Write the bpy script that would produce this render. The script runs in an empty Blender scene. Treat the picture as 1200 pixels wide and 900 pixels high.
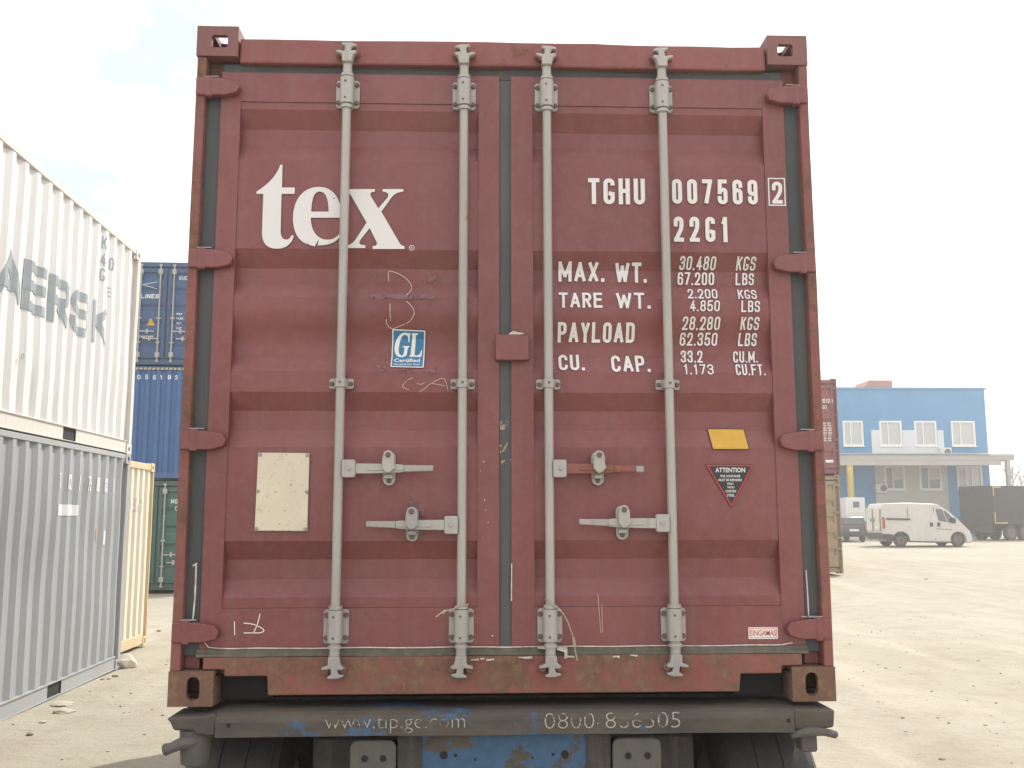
import bpy, bmesh, math, random
from mathutils import Vector, Matrix, noise
from mathutils.geometry import tessellate_polygon

R = math.radians
scene = bpy.context.scene
COL = scene.collection
random.seed(7)

# ------------------------------------------------------------------ camera
CAM = Vector((-0.1127, -3.6803, 1.80))
YAW, PITCH, ROLL, FPX = 0.0371, 0.1366, -0.0017, 1145.0
_f = Vector((math.sin(YAW) * math.cos(PITCH), math.cos(YAW) * math.cos(PITCH), math.sin(PITCH)))
_r = _f.cross(Vector((0, 0, 1))).normalized()
_u = _r.cross(_f)
_c, _s = math.cos(ROLL), math.sin(ROLL)
_r, _u = _c * _r + _s * _u, -_s * _r + _c * _u
cd = bpy.data.cameras.new('camera')
cam = bpy.data.objects.new('camera', cd)
COL.objects.link(cam)
cam.matrix_world = Matrix(((_r.x, _u.x, -_f.x, CAM.x), (_r.y, _u.y, -_f.y, CAM.y), (_r.z, _u.z, -_f.z, CAM.z), (0, 0, 0, 1)))
cd.sensor_width = 36.0
cd.lens = FPX / 1200.0 * 36.0
cd.clip_start = 0.05
cd.clip_end = 3000
scene.camera = cam

# ------------------------------------------------------------------ light, sky, exposure
SUN_DIR = Vector((0.62, 0.785, 0)).normalized()          # towards the sun, on the ground
SUN_EL = R(45)
to_sun = Vector((SUN_DIR.x * math.cos(SUN_EL), SUN_DIR.y * math.cos(SUN_EL), math.sin(SUN_EL)))
sl = bpy.data.lights.new('sun', 'SUN')
sl.energy = 4.0
sl.angle = R(0.6)
sl.color = (1.0, 0.95, 0.87)
sun = bpy.data.objects.new('sun', sl)
COL.objects.link(sun)
sun.rotation_euler = to_sun.to_track_quat('Z', 'Y').to_euler()
sun.location = (20, 20, 40)

world = bpy.data.worlds.new('World')
scene.world = world
world.use_nodes = True
wn = world.node_tree
wn.nodes.clear()
w_out = wn.nodes.new('ShaderNodeOutputWorld')
w_bg = wn.nodes.new('ShaderNodeBackground')
w_sky = wn.nodes.new('ShaderNodeTexSky')
w_sky.sky_type = 'NISHITA'
w_sky.sun_disc = False
w_sky.sun_elevation = SUN_EL
w_sky.sun_rotation = math.atan2(SUN_DIR.x, SUN_DIR.y)
w_sky.air_density = 1.0
w_sky.dust_density = 4.0
w_sky.ozone_density = 1.0
w_tc = wn.nodes.new('ShaderNodeTexCoord')
w_map = wn.nodes.new('ShaderNodeMapping')
w_map.inputs['Scale'].default_value = (1.0, 1.0, 2.2)
w_map.inputs['Location'].default_value = (0.35, 0.1, 0.2)
w_no = wn.nodes.new('ShaderNodeTexNoise')
w_no.inputs['Scale'].default_value = 2.3
w_no.inputs['Detail'].default_value = 6
w_no.inputs['Roughness'].default_value = 0.55
w_rp = wn.nodes.new('ShaderNodeValToRGB')
w_rp.color_ramp.elements[0].position = 0.10
w_rp.color_ramp.elements[1].position = 0.40
w_mx = wn.nodes.new('ShaderNodeMixRGB')
w_mx.inputs['Color2'].default_value = (9.0, 9.0, 9.2, 1)   # bright thin cloud
wn.links.new(w_tc.outputs['Generated'], w_map.inputs['Vector'])
wn.links.new(w_map.outputs['Vector'], w_no.inputs['Vector'])
wn.links.new(w_no.outputs['Fac'], w_rp.inputs['Fac'])
wn.links.new(w_rp.outputs['Color'], w_mx.inputs['Fac'])
wn.links.new(w_sky.outputs['Color'], w_mx.inputs['Color1'])
# thinner, bluer cloud away from the sun
w_dot = wn.nodes.new('ShaderNodeVectorMath'); w_dot.operation = 'DOT_PRODUCT'
w_dot.inputs[1].default_value = (-0.62, 0.72, 0.30)
w_n2 = wn.nodes.new('ShaderNodeTexNoise')
w_n2.inputs['Scale'].default_value = 3.4
w_n2.inputs['Detail'].default_value = 5
w_ad = wn.nodes.new('ShaderNodeMath'); w_ad.operation = 'MULTIPLY_ADD'
w_ad.inputs[1].default_value = 1.5
w_r2 = wn.nodes.new('ShaderNodeMapRange')
w_r2.inputs['From Min'].default_value = 1.84
w_r2.inputs['From Max'].default_value = 1.60
w_c2 = wn.nodes.new('ShaderNodeMixRGB')
w_c2.inputs['Color1'].default_value = (5.3, 6.4, 6.7, 1)
w_c2.inputs['Color2'].default_value = (9.2, 9.1, 9.2, 1)
wn.links.new(w_tc.outputs['Generated'], w_dot.inputs[0])
wn.links.new(w_map.outputs['Vector'], w_n2.inputs['Vector'])
wn.links.new(w_n2.outputs['Fac'], w_ad.inputs[0])
wn.links.new(w_dot.outputs['Value'], w_ad.inputs[2])
wn.links.new(w_ad.outputs[0], w_r2.inputs['Value'])
wn.links.new(w_r2.outputs['Result'], w_c2.inputs['Fac'])
wn.links.new(w_c2.outputs['Color'], w_mx.inputs['Color2'])
wn.links.new(w_mx.outputs['Color'], w_bg.inputs['Color'])
w_bg.inputs['Strength'].default_value = 0.13
wn.links.new(w_bg.outputs['Background'], w_out.inputs['Surface'])

vs = scene.view_settings
vs.view_transform = 'Standard'
vs.look = 'None'
vs.exposure = 0.31
vs.gamma = 1.0
vs.use_curve_mapping = False
scene.render.engine = 'CYCLES'
scene.cycles.use_denoising = True
scene.cycles.max_bounces = 6
scene.cycles.volume_bounces = 1

HAZE = 0.0022

# ------------------------------------------------------------------ helpers
def ray(u, v):
    return (u - 600) / FPX * _r - (v - 450) / FPX * _u + _f

def on_y(u, v, y):
    d = ray(u, v)
    return CAM + (y - CAM.y) / d.y * d

def gh(x, y):
    """height of the yard: flat near the trucks, rising gently beyond"""
    t = max(0.0, y - 9.0)
    return 0.011 * t * t / (t + 6.0) if t < 400 else 0.011 * 400

def on_ground(u, v):
    d = ray(u, v)
    t = 1.0
    for _ in range(4000):
        p = CAM + t * d
        if p.z <= gh(p.x, p.y):
            return p
        t += 0.02 + t * 0.0005
    return p

class MB:
    """collects shapes, links them as one mesh object"""
    def __init__(self):
        self.v, self.f, self.m = [], [], []
        self.mat = 0
    def face(self, idx):
        self.f.append(idx); self.m.append(self.mat)
    def add(self, verts, faces):
        o = len(self.v)
        self.v.extend([tuple(p) for p in verts])
        for f in faces:
            self.face([i + o for i in f])
        return self
    def box(self, x0, x1, y0, y1, z0, z1):
        V = [(x0, y0, z0), (x1, y0, z0), (x1, y1, z0), (x0, y1, z0), (x0, y0, z1), (x1, y0, z1), (x1, y1, z1), (x0, y1, z1)]
        return self.add(V, [(0, 3, 2, 1), (4, 5, 6, 7), (0, 1, 5, 4), (1, 2, 6, 5), (2, 3, 7, 6), (3, 0, 4, 7)])
    def prism(self, poly, d0, d1, axis='y', xf=None):
        """poly in the two other axes, extruded along axis"""
        def P(a, b, d):
            p = (a, d, b) if axis == 'y' else (d, a, b) if axis == 'x' else (a, b, d)
            return xf(Vector(p)) if xf else p
        n = len(poly)
        V = [P(a, b, d0) for a, b in poly] + [P(a, b, d1) for a, b in poly]
        F = [list(range(n)), list(range(2 * n - 1, n - 1, -1))] + [(i, i + n, (i + 1) % n + n, (i + 1) % n) for i in range(n)]
        return self.add(V, F)
    def plate(self, outer, holes, d0, d1, axis='y'):
        """flat plate with holes, outlines in the two other axes"""
        def P(a, b, d):
            return (a, d, b) if axis == 'y' else (d, a, b) if axis == 'x' else (a, b, d)
        loops = [outer] + list(holes)
        flat = [p for l in loops for p in l]
        tris = tessellate_polygon([[Vector((a, b, 0)) for a, b in l] for l in loops])
        n = len(flat)
        V = [P(a, b, d0) for a, b in flat] + [P(a, b, d1) for a, b in flat]
        F = [tuple(t) for t in tris] + [tuple(i + n for i in reversed(t)) for t in tris]
        o = 0
        for l in loops:
            k = len(l)
            F += [(o + i, o + i + n, o + (i + 1) % k + n, o + (i + 1) % k) for i in range(k)]
            o += k
        return self.add(V, F)
    def cyl(self, p0, p1, r0, r1=None, n=16):
        r1 = r0 if r1 is None else r1
        p0, p1 = Vector(p0), Vector(p1)
        d = (p1 - p0).normalized()
        a = d.orthogonal().normalized(); b = d.cross(a)
        V = []
        for p, r in ((p0, r0), (p1, r1)):
            for i in range(n):
                t = 2 * math.pi * i / n
                V.append(p + r * (math.cos(t) * a + math.sin(t) * b))
        F = [tuple(range(n - 1, -1, -1)), tuple(range(n, 2 * n))] + [(i, (i + 1) % n, (i + 1) % n + n, i + n) for i in range(n)]
        return self.add(V, F)
    def tube(self, pts, r, n=8):
        pts = [Vector(p) for p in pts]
        V, F = [], []
        a = None
        for k, p in enumerate(pts):
            d = (pts[min(k + 1, len(pts) - 1)] - pts[max(k - 1, 0)]).normalized()
            a = d.orthogonal().normalized() if a is None else (a - a.dot(d) * d).normalized()
            b = d.cross(a)
            rr = r[k] if isinstance(r, (list, tuple)) else r
            V += [p + rr * (math.cos(2 * math.pi * i / n) * a + math.sin(2 * math.pi * i / n) * b) for i in range(n)]
        for k in range(len(pts) - 1):
            F += [(k * n + i, k * n + (i + 1) % n, (k + 1) * n + (i + 1) % n, (k + 1) * n + i) for i in range(n)]
        F += [tuple(range(n - 1, -1, -1)), tuple(range(len(V) - n, len(V)))]
        return self.add(V, F)
    def lathe(self, prof, c, axis='x', n=32):
        """prof: list of (along, radius), closed loop of revolution about axis through c"""
        V, F = [], []
        k = len(prof)
        for i in range(n):
            t = 2 * math.pi * i / n
            for h, r in prof:
                q = (h, r * math.cos(t), r * math.sin(t)) if axis == 'x' else (r * math.cos(t), h, r * math.sin(t)) if axis == 'y' else (r * math.cos(t), r * math.sin(t), h)
                V.append(Vector(q) + Vector(c))
        for i in range(n):
            j = (i + 1) % n
            F += [(i * k + a, j * k + a, j * k + (a + 1) % k, i * k + (a + 1) % k) for a in range(k)]
        return self.add(V, F)
    def build(self, name, mats, parent=None, bevel=0.0, smooth=True, seg=1, angle=35, jit=0.0, cuts=0, jscale=3.0):
        me = bpy.data.meshes.new(name)
        bm = bmesh.new()
        vv = [bm.verts.new(p) for p in self.v]
        for f, m in zip(self.f, self.m):
            try:
                q = bm.faces.new([vv[i] for i in f]); q.material_index = m
            except ValueError:
                pass
        bmesh.ops.recalc_face_normals(bm, faces=bm.faces)
        if cuts:
            bmesh.ops.subdivide_edges(bm, edges=[e for e in bm.edges if e.calc_length() > 0.35], cuts=cuts, use_grid_fill=True)
        if jit:
            for v in bm.verts:
                v.co += jit * noise.noise_vector(v.co * jscale)
        if smooth:
            for f in bm.faces:
                f.smooth = True
        bm.to_mesh(me); bm.free()
        if smooth:
            me.set_sharp_from_angle(angle=R(angle))
        for m in (mats if isinstance(mats, (list, tuple)) else [mats]):
            me.materials.append(m)
        o = bpy.data.objects.new(name, me)
        COL.objects.link(o)
        if parent: o.parent = parent
        if bevel:
            b = o.modifiers.new('bevel', 'BEVEL'); b.width = bevel; b.segments = seg; b.limit_method = 'ANGLE'; b.angle_limit = R(40)
        return o

def tag(o, label=None, cat=None, group=None, kind=None):
    if label: o['label'] = label
    if cat: o['category'] = cat
    if group: o['group'] = group
    if kind: o['kind'] = kind
    return o

def empty(name, loc, rz=0.0, label=None, cat=None, group=None):
    o = bpy.data.objects.new(name, None)
    o.empty_display_size = 0.3
    COL.objects.link(o)
    o.location = loc; o.rotation_euler = (0, 0, rz)
    return tag(o, label, cat, group)

def copy_tree(o, parent=None):
    c = o.copy(); COL.objects.link(c)
    if parent: c.parent = parent
    for ch in list(o.children): copy_tree(ch, c)
    return c

def rrect(x0, x1, y0, y1, r, n=5):
    P = []
    for cx, cy, a0 in ((x1 - r, y0 + r, -90), (x1 - r, y1 - r, 0), (x0 + r, y1 - r, 90), (x0 + r, y0 + r, 180)):
        for i in range(n + 1):
            t = R(a0 + 90 * i / n)
            P.append((cx + r * math.cos(t), cy + r * math.sin(t)))
    return P

def circle(cx, cy, r, n=16):
    return [(cx + r * math.cos(2 * math.pi * i / n), cy + r * math.sin(2 * math.pi * i / n)) for i in range(n)]

# ------------------------------------------------------------------ materials
MATS = {}
class NT:
    def __init__(self, name):
        self.mat = bpy.data.materials.new(name)
        self.mat.use_nodes = True
        self.t = self.mat.node_tree
        self.b = self.t.nodes['Principled BSDF']
        self.out = self.t.nodes['Material Output']
        self.tc = self.t.nodes.new('ShaderNodeTexCoord')
    def node(self, k, **kw):
        n = self.t.nodes.new(k)
        for a, v in kw.items(): setattr(n, a, v)
        return n
    def link(self, a, b): self.t.links.new(a, b)
    def noise(self, scale, detail=6, rough=0.6, sc=(1, 1, 1), loc=(0, 0, 0)):
        m = self.node('ShaderNodeMapping')
        m.inputs['Scale'].default_value = sc
        m.inputs['Location'].default_value = loc
        self.link(self.tc.outputs['Object'], m.inputs['Vector'])
        n = self.node('ShaderNodeTexNoise')
        n.inputs['Scale'].default_value = scale
        n.inputs['Detail'].default_value = detail
        n.inputs['Roughness'].default_value = rough
        self.link(m.outputs['Vector'], n.inputs['Vector'])
        return n.outputs['Fac']
    def ramp(self, src, a, b):
        n = self.node('ShaderNodeMapRange')
        n.inputs['From Min'].default_value = a
        n.inputs['From Max'].default_value = b
        n.clamp = True
        self.link(src, n.inputs['Value'])
        return n.outputs['Result']
    def math(self, op, a, b):
        n = self.node('ShaderNodeMath', operation=op)
        for i, q in enumerate((a, b)):
            if isinstance(q, (int, float)): n.inputs[i].default_value = q
            else: self.link(q, n.inputs[i])
        return n.outputs[0]
    def mix(self, fac, a, b):
        n = self.node('ShaderNodeMixRGB')
        for k, q in (('Fac', fac), ('Color1', a), ('Color2', b)):
            if isinstance(q, (int, float)): n.inputs[k].default_value = q
            elif isinstance(q, tuple): n.inputs[k].default_value = (q[0], q[1], q[2], 1)
            else: self.link(q, n.inputs[k])
        return n.outputs['Color']
    def bump(self, src, strength, dist=0.01):
        n = self.node('ShaderNodeBump')
        n.inputs['Strength'].default_value = strength
        n.inputs['Distance'].default_value = dist
        self.link(src, n.inputs['Height'])
        self.link(n.outputs['Normal'], self.b.inputs['Normal'])

def paint(name, col, rust=0.1, rough=0.5, var=0.25, dirt=0.15, fade=(0.5, 0.45, 0.42), metal=0.0, bump=0.08, rustcol=(0.10, 0.045, 0.022), dirtcol=(0.16, 0.13, 0.10), patch=0.0):
    """weathered paint: mottled colour, drip streaks of dirt, rust spots"""
    if name in MATS: return MATS[name]
    t = NT(name)
    big = t.noise(0.9, 5, 0.5)
    fine = t.noise(22, 6, 0.7)
    c = t.mix(t.ramp(big, 0.35, 0.75), tuple(x * (1 - var * 0.45) for x in col), tuple(min(1, x * (1 + var * 0.5)) for x in col))
    c = t.mix(t.math('MULTIPLY', t.ramp(fine, 0.45, 0.8), 0.07), c, fade)
    streak = t.noise(5.0, 7, 0.65, sc=(6, 6, 0.35))
    c = t.mix(t.math('MULTIPLY', t.ramp(streak, 0.48, 0.78), dirt), c, dirtcol)
    if patch:
        pn = t.noise(1.9, 9, 0.6, sc=(1, 1, 0.7), loc=(8, 3, 1))
        c = t.mix(t.math('MULTIPLY', t.ramp(pn, 0.42, 0.72), patch), c, tuple(min(1, x * 1.25 + 0.05) for x in col))
        sc_ = t.noise(9, 8, 0.75, sc=(0.6, 1, 3.2), loc=(2, 2, 6))
        c = t.mix(t.math('MULTIPLY', t.ramp(sc_, 0.66, 0.70), 0.35), c, tuple(x * 0.55 for x in col))
        run = t.noise(9, 6, 0.6, sc=(5, 5, 0.22), loc=(1, 7, 2))
        c = t.mix(t.math('MULTIPLY', t.ramp(run, 0.60, 0.74), 0.30), c, (0.14, 0.06, 0.04))
    if rust > 0:
        a = t.noise(3.1, 10, 0.72, loc=(3, 1, 7))
        b = t.noise(17, 8, 0.7, loc=(1, 5, 2))
        s = t.math('ADD', t.math('MULTIPLY', a, 0.6), t.math('MULTIPLY', b, 0.4))
        lo = 0.72 - 0.34 * rust
        rm = t.ramp(s, lo, lo + 0.05)
        c = t.mix(rm, c, t.mix(t.ramp(b, 0.3, 0.7), tuple(x * 0.6 for x in rustcol), tuple(min(1, x * 1.9) for x in rustcol)))
        rg = t.math('ADD', t.math('MULTIPLY', rm, 0.35), rough)
        t.link(rg, t.b.inputs['Roughness'])
    else:
        t.b.inputs['Roughness'].default_value = rough
    t.link(c, t.b.inputs['Base Color'])
    t.b.inputs['Metallic'].default_value = metal
    if bump: t.bump(t.math('ADD', t.math('MULTIPLY', big, 3.0), fine), bump, 0.004)
    MATS[name] = t.mat
    return t.mat

def flat(name, col, rough=0.6, metal=0.0, var=0.15, scale=9.0):
    if name in MATS: return MATS[name]
    t = NT(name)
    n = t.noise(scale, 6, 0.65)
    c = t.mix(t.ramp(n, 0.3, 0.7), tuple(x * (1 - var) for x in col), tuple(min(1, x * (1 + var)) for x in col))
    t.link(c, t.b.inputs['Base Color'])
    t.b.inputs['Roughness'].default_value = rough
    t.b.inputs['Metallic'].default_value = metal
    MATS[name] = t.mat
    return t.mat

def worn_letters(name, col, lo, hi, scale=14.0):
    """paint partly flaked off, showing whatever lies under it"""
    t = NT(name)
    n = t.noise(scale, 8, 0.7)
    t.b.inputs['Base Color'].default_value = (*col, 1)
    t.b.inputs['Roughness'].default_value = 0.6
    tr = t.node('ShaderNodeBsdfTransparent')
    mx = t.node('ShaderNodeMixShader')
    t.link(t.ramp(n, lo, hi), mx.inputs['Fac'])
    t.link(t.b.outputs['BSDF'], mx.inputs[1])
    t.link(tr.outputs['BSDF'], mx.inputs[2])
    t.link(mx.outputs['Shader'], t.out.inputs['Surface'])
    return t.mat

def glass(name, col, rough=0.08):
    if name in MATS: return MATS[name]
    t = NT(name)
    t.b.inputs['Base Color'].default_value = (*col, 1)
    t.b.inputs['Roughness'].default_value = rough
    t.b.inputs['Specular IOR Level'].default_value = 0.7
    MATS[name] = t.mat
    return t.mat

RED = paint('red_container_paint', (0.185, 0.050, 0.051), rust=0.17, rough=0.42, var=0.24, dirt=0.22, patch=0.34)
RED_FRAME = paint('red_frame_paint', (0.215, 0.062, 0.058), rust=0.46, rough=0.55, var=0.3, dirt=0.4, patch=0.3)
POST_RED = paint('rusty_post_paint', (0.225, 0.068, 0.06), rust=0.70, rough=0.6, var=0.3, dirt=0.45, rustcol=(0.125, 0.065, 0.045))
RED_SILL = paint('red_sill_paint', (0.225, 0.070, 0.056), rust=0.70, rough=0.65, var=0.35, dirt=0.85, rustcol=(0.125, 0.072, 0.048), dirtcol=(0.15, 0.105, 0.07))
CASTING = paint('rusty_casting', (0.15, 0.075, 0.05), rust=0.75, rough=0.7, var=0.3, dirt=0.4, rustcol=(0.13, 0.08, 0.05))
CASTING_RED = paint('painted_casting', (0.2, 0.08, 0.075), rust=0.3, rough=0.6, var=0.3, dirt=0.3)
GALV = paint('galvanised_steel', (0.385, 0.372, 0.345), rust=0.34, rough=0.45, var=0.3, dirt=0.35, patch=0.12, fade=(0.62, 0.60, 0.56), metal=0.15, rustcol=(0.22, 0.13, 0.07))
GALV_DARK = paint('dull_galvanised_steel', (0.33, 0.32, 0.31), rust=0.2, rough=0.5, var=0.25, dirt=0.3, fade=(0.5, 0.48, 0.45), metal=0.2, rustcol=(0.14, 0.08, 0.05))
GRIP = paint('scraped_grip_steel', (0.33, 0.31, 0.29), rust=0.3, rough=0.5, var=0.4, dirt=0.4, metal=0.2, patch=0.3)
RUSTED_BAR = paint('rusted_red_bar', (0.22, 0.075, 0.06), rust=0.62, rough=0.6, var=0.3, dirt=0.2, rustcol=(0.16, 0.07, 0.03))
BOLT = paint('bolt_steel', (0.12, 0.09, 0.075), rust=0.5, rough=0.6, rustcol=(0.09, 0.05, 0.03))
RUBBER = paint('door_seal_rubber', (0.075, 0.082, 0.086), rust=0.0, rough=0.7, var=0.4, dirt=0.35, fade=(0.16, 0.16, 0.16), dirtcol=(0.17, 0.15, 0.12))
RUBBER_DIRTY = paint('dirty_seal_rubber', (0.125, 0.115, 0.09), rust=0.0, rough=0.75, var=0.4, dirt=0.6, fade=(0.2, 0.18, 0.15), dirtcol=(0.24, 0.2, 0.15))
SEAL_EDGE = flat('pale_seal_edge', (0.52, 0.47, 0.42), 0.8, var=0.4, scale=30)
WHITE_LET = worn_letters('white_lettering', (0.70, 0.69, 0.68), 0.655, 0.69, 34)
WHITE_OLD = worn_letters('worn_white_lettering', (0.35, 0.34, 0.315), 0.475, 0.55, 12)
CHALK = worn_letters('chalk', (0.62, 0.50, 0.44), 0.56, 0.66, 60)
CHALK_WHITE = worn_letters('white_chalk', (0.75, 0.72, 0.68), 0.66, 0.74, 60)
BLACK = flat('hole_shade', (0.012, 0.012, 0.013), 0.8)  # near-black colour painted in for the shade inside holes and pockets
STICK_BLUE = flat('blue_sticker', (0.025, 0.16, 0.33), 0.4, var=0.12)
STICK_WHITE = flat('white_sticker', (0.72, 0.72, 0.70), 0.5, var=0.06)
STICK_YELLOW = flat('yellow_sticker', (0.62, 0.36, 0.045), 0.5, var=0.08)
STICK_BLACK = flat('black_sticker', (0.03, 0.03, 0.034), 0.5)
STICK_RED = flat('red_sticker_line', (0.55, 0.05, 0.035), 0.5)
SCUFF = worn_letters('grey_scuff', (0.19, 0.10, 0.10), 0.50, 0.60, 25)

def plate_paint():
    t = NT('cream_plate_paint')
    n = t.noise(3.5, 8, 0.65); f = t.noise(48, 4, 0.6); g = t.noise(17, 6, 0.7, loc=(4, 4, 4))
    c = t.mix(t.ramp(n, 0.3, 0.7), (0.55, 0.50, 0.40), (0.66, 0.60, 0.47))
    c = t.mix(t.ramp(f, 0.63, 0.68), c, (0.22, 0.165, 0.10))
    c = t.mix(t.ramp(g, 0.63, 0.76), c, (0.40, 0.34, 0.24))
    t.link(c, t.b.inputs['Base Color']); t.b.inputs['Roughness'].default_value = 0.6
    return t.mat
PLATE = plate_paint()

def trailer_paint(name, blue_lo, blue_hi, sc=1.0):
    t = NT(name)
    n = t.noise(2.6 * sc, 7, 0.62, sc=(1, 1, 1.6)); f = t.noise(24, 7, 0.7); g = t.noise(4, 8, 0.66, sc=(1, 1, 3), loc=(5, 2, 3))
    base = t.mix(t.ramp(g, 0.35, 0.65), (0.045, 0.042, 0.038), (0.092, 0.076, 0.058))
    base = t.mix(t.math('MULTIPLY', t.ramp(f, 0.5, 0.8), 0.5), base, (0.10, 0.06, 0.035))
    k = t.math('ADD', t.math('MULTIPLY', n, 0.8), t.math('MULTIPLY', f, 0.2))
    c = t.mix(t.ramp(k, blue_lo, blue_hi), base, t.mix(t.ramp(f, 0.3, 0.7), (0.030, 0.075, 0.15), (0.048, 0.115, 0.21)))
    t.link(c, t.b.inputs['Base Color']); t.b.inputs['Roughness'].default_value = 0.65
    t.bump(t.math('ADD', g, f), 0.4, 0.004)
    return t.mat
BEAM = trailer_paint('worn_trailer_paint', 0.545, 0.60, 1.0)
CROSS = trailer_paint('peeling_blue_paint', 0.44, 0.47, 2.0)
BEAM_GREY = paint('grimy_grey_steel', (0.085, 0.082, 0.075), rust=0.25, rough=0.7, var=0.3, dirt=0.4)
CHASSIS = paint('dark_chassis_steel', (0.035, 0.034, 0.033), rust=0.3, rough=0.8, dirt=0.4, rustcol=(0.05, 0.035, 0.025))
TYRE = paint('tyre_rubber', (0.045, 0.045, 0.047), rust=0.0, rough=0.75, var=0.3, dirt=0.5, fade=(0.10, 0.09, 0.08), dirtcol=(0.10, 0.085, 0.07))
RIM_D = paint('dirty_dark_rim', (0.11, 0.10, 0.09), rust=0.2, rough=0.6, dirt=0.4)
RIM = paint('grey_rim_steel', (0.28, 0.27, 0.26), rust=0.15, rough=0.5, metal=0.3)

# ------------------------------------------------------------------ lettering
def P_(*p, r=0.0, closed=False): return (p, r, closed)
S = 's'
GL = {  # stroke glyphs in a unit box: (points, corner radius, closed); a third value in a point keeps it sharp
 '0': [P_((0, 0), (1, 0), (1, 1), (0, 1), r=.5, closed=True)],
 '1': [P_((.62, 1.0), (.62, 0), r=0), P_((.1, .80), (.35, .86), (.55, 1.0))],
 '2': [P_((0, .72), (0, 1), (1, 1), (1, .55), (0, 0, S), (1.02, 0), r=.5)],
 '3': [P_((0, .78), (0, 1), (1, 1), (1, .53), (.4, .53), r=.45), P_((.45, .53), (1, .53), (1, 0), (0, 0), (0, .22), r=.45)],
 '4': [P_((.74, 0), (.74, .62)), P_((.68, 1), (0, .25, S), (1.08, .25))],
 '5': [P_((.95, 1), (.1, 1, S), (.04, .48, S), (.2, .6), (1, .6), (1, 0), (0, 0), (0, .2), r=.42)],
 '6': [P_((0, 0), (1, 0), (1, .58), (0, .58), r=.45, closed=True), P_((0, .3), (0, 1), (1, 1), (1, .8), r=.5)],
 '7': [P_((0, 1), (1, 1, S), (.32, 0))],
 '8': [P_((0, 0), (1, 0), (1, .53), (0, .53), r=.45, closed=True), P_((.05, .53), (.95, .53), (.95, 1), (.05, 1), r=.42, closed=True)],
 '9': [P_((0, .42), (1, .42), (1, 1), (0, 1), r=.45, closed=True), P_((1, .7), (1, 0), (0, 0), (0, .2), r=.5)],
 'A': [P_((0, 0), (.5, 1.0, S), (1, 0)), P_((.16, .28), (.84, .28))],
 'B': [P_((0, 0), (0, 1, S), (.95, 1), (.95, .53), (.1, .53), r=.4), P_((.1, .53), (1, .53), (1, 0), (0, 0), r=.4)],
 'C': [P_((1, .78), (1, 1), (0, 1), (0, 0), (1, 0), (1, .22), r=.5)],
 'D': [P_((0, 0), (0, 1)), P_((0, 1), (1, 1), (1, 0), (0, 0), r=.5)],
 'E': [P_((1, 1), (0, 1, S), (0, 0, S), (1, 0)), P_((0, .52), (.85, .52))],
 'F': [P_((1, 1), (0, 1, S), (0, 0)), P_((0, .52), (.85, .52))],
 'G': [P_((1, .86), (1, 1), (0, 1), (0, 0), (1, 0), (1, .36, S), (.62, .40), r=.5)],
 'H': [P_((0, 0), (0, 1)), P_((1, 0), (1, 1)), P_((0, .52), (1, .52))],
 'I': [P_((.5, 0), (.5, 1))],
 'J': [P_((1, 1), (1, 0), (0, 0), (0, .25), r=.5)],
 'K': [P_((0, 0), (0, 1)), P_((1, 1), (.08, .42)), P_((.38, .6), (1, 0))],
 'L': [P_((0, 1), (0, 0, S), (.95, 0))],
 'M': [P_((0, 0), (0, 1, S), (.5, .25, S), (1, 1, S), (1, 0))],
 'N': [P_((0, 0), (0, 1, S), (1, 0, S), (1, 1))],
 'O': [P_((0, 0), (1, 0), (1, 1), (0, 1), r=.5, closed=True)],
 'P': [P_((0, 0), (0, 1, S), (1, 1), (1, .46), (0, .46), r=.42)],
 'R': [P_((0, 0), (0, 1, S), (1, 1), (1, .5), (0, .5), r=.42), P_((.45, .5), (1, 0))],
 'S': [P_((1, .78), (1, 1), (0, 1), (0, .52), (1, .52), (1, 0), (0, 0), (0, .22), r=.46)],
 'T': [P_((0, 1), (1, 1)), P_((.5, 1), (.5, 0))],
 'U': [P_((0, 1), (0, 0), (1, 0), (1, 1), r=.5)],
 'W': [P_((0, 1), (.25, 0, S), (.5, .85, S), (.75, 0, S), (1, 1))],
 'X': [P_((0, 1), (1, 0)), P_((1, 1), (0, 0))],
 'Y': [P_((0, 1), (.5, .45, S), (1, 1)), P_((.5, .45), (.5, 0))],
 '-': [P_((0, .45), (1, .45))],
}
WIDE = {'M': 1.3, 'W': 1.5, 'A': 1.12, 'I': .3, '1': .75, 'T': 1.0}

def round_path(pts, r, closed):
    n = len(pts)
    out = []
    for i, p in enumerate(pts):
        a = Vector((p[0], p[1])); sharp = len(p) > 2 and p[2] == S
        if r <= 0 or sharp or (not closed and i in (0, n - 1)):
            out.append(a); continue
        q0 = Vector(pts[i - 1][:2]); q1 = Vector(pts[(i + 1) % n][:2])
        d0, d1 = q0 - a, q1 - a
        k = min(r, d0.length * (.5 if closed or 0 < i - 1 else .98), d1.length * (.5 if closed or i + 1 < n - 1 else .98))
        s0, s1 = a + d0.normalized() * k, a + d1.normalized() * k
        for j in range(7):
            t = j / 6
            out.append((1 - t) ** 2 * s0 + 2 * t * (1 - t) * (a * .82 + (s0 + s1) * .09) + t * t * s1)
    res = []
    for p in out:
        if not res or (p - res[-1]).length > 1e-5: res.append(p)
    return res

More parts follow.
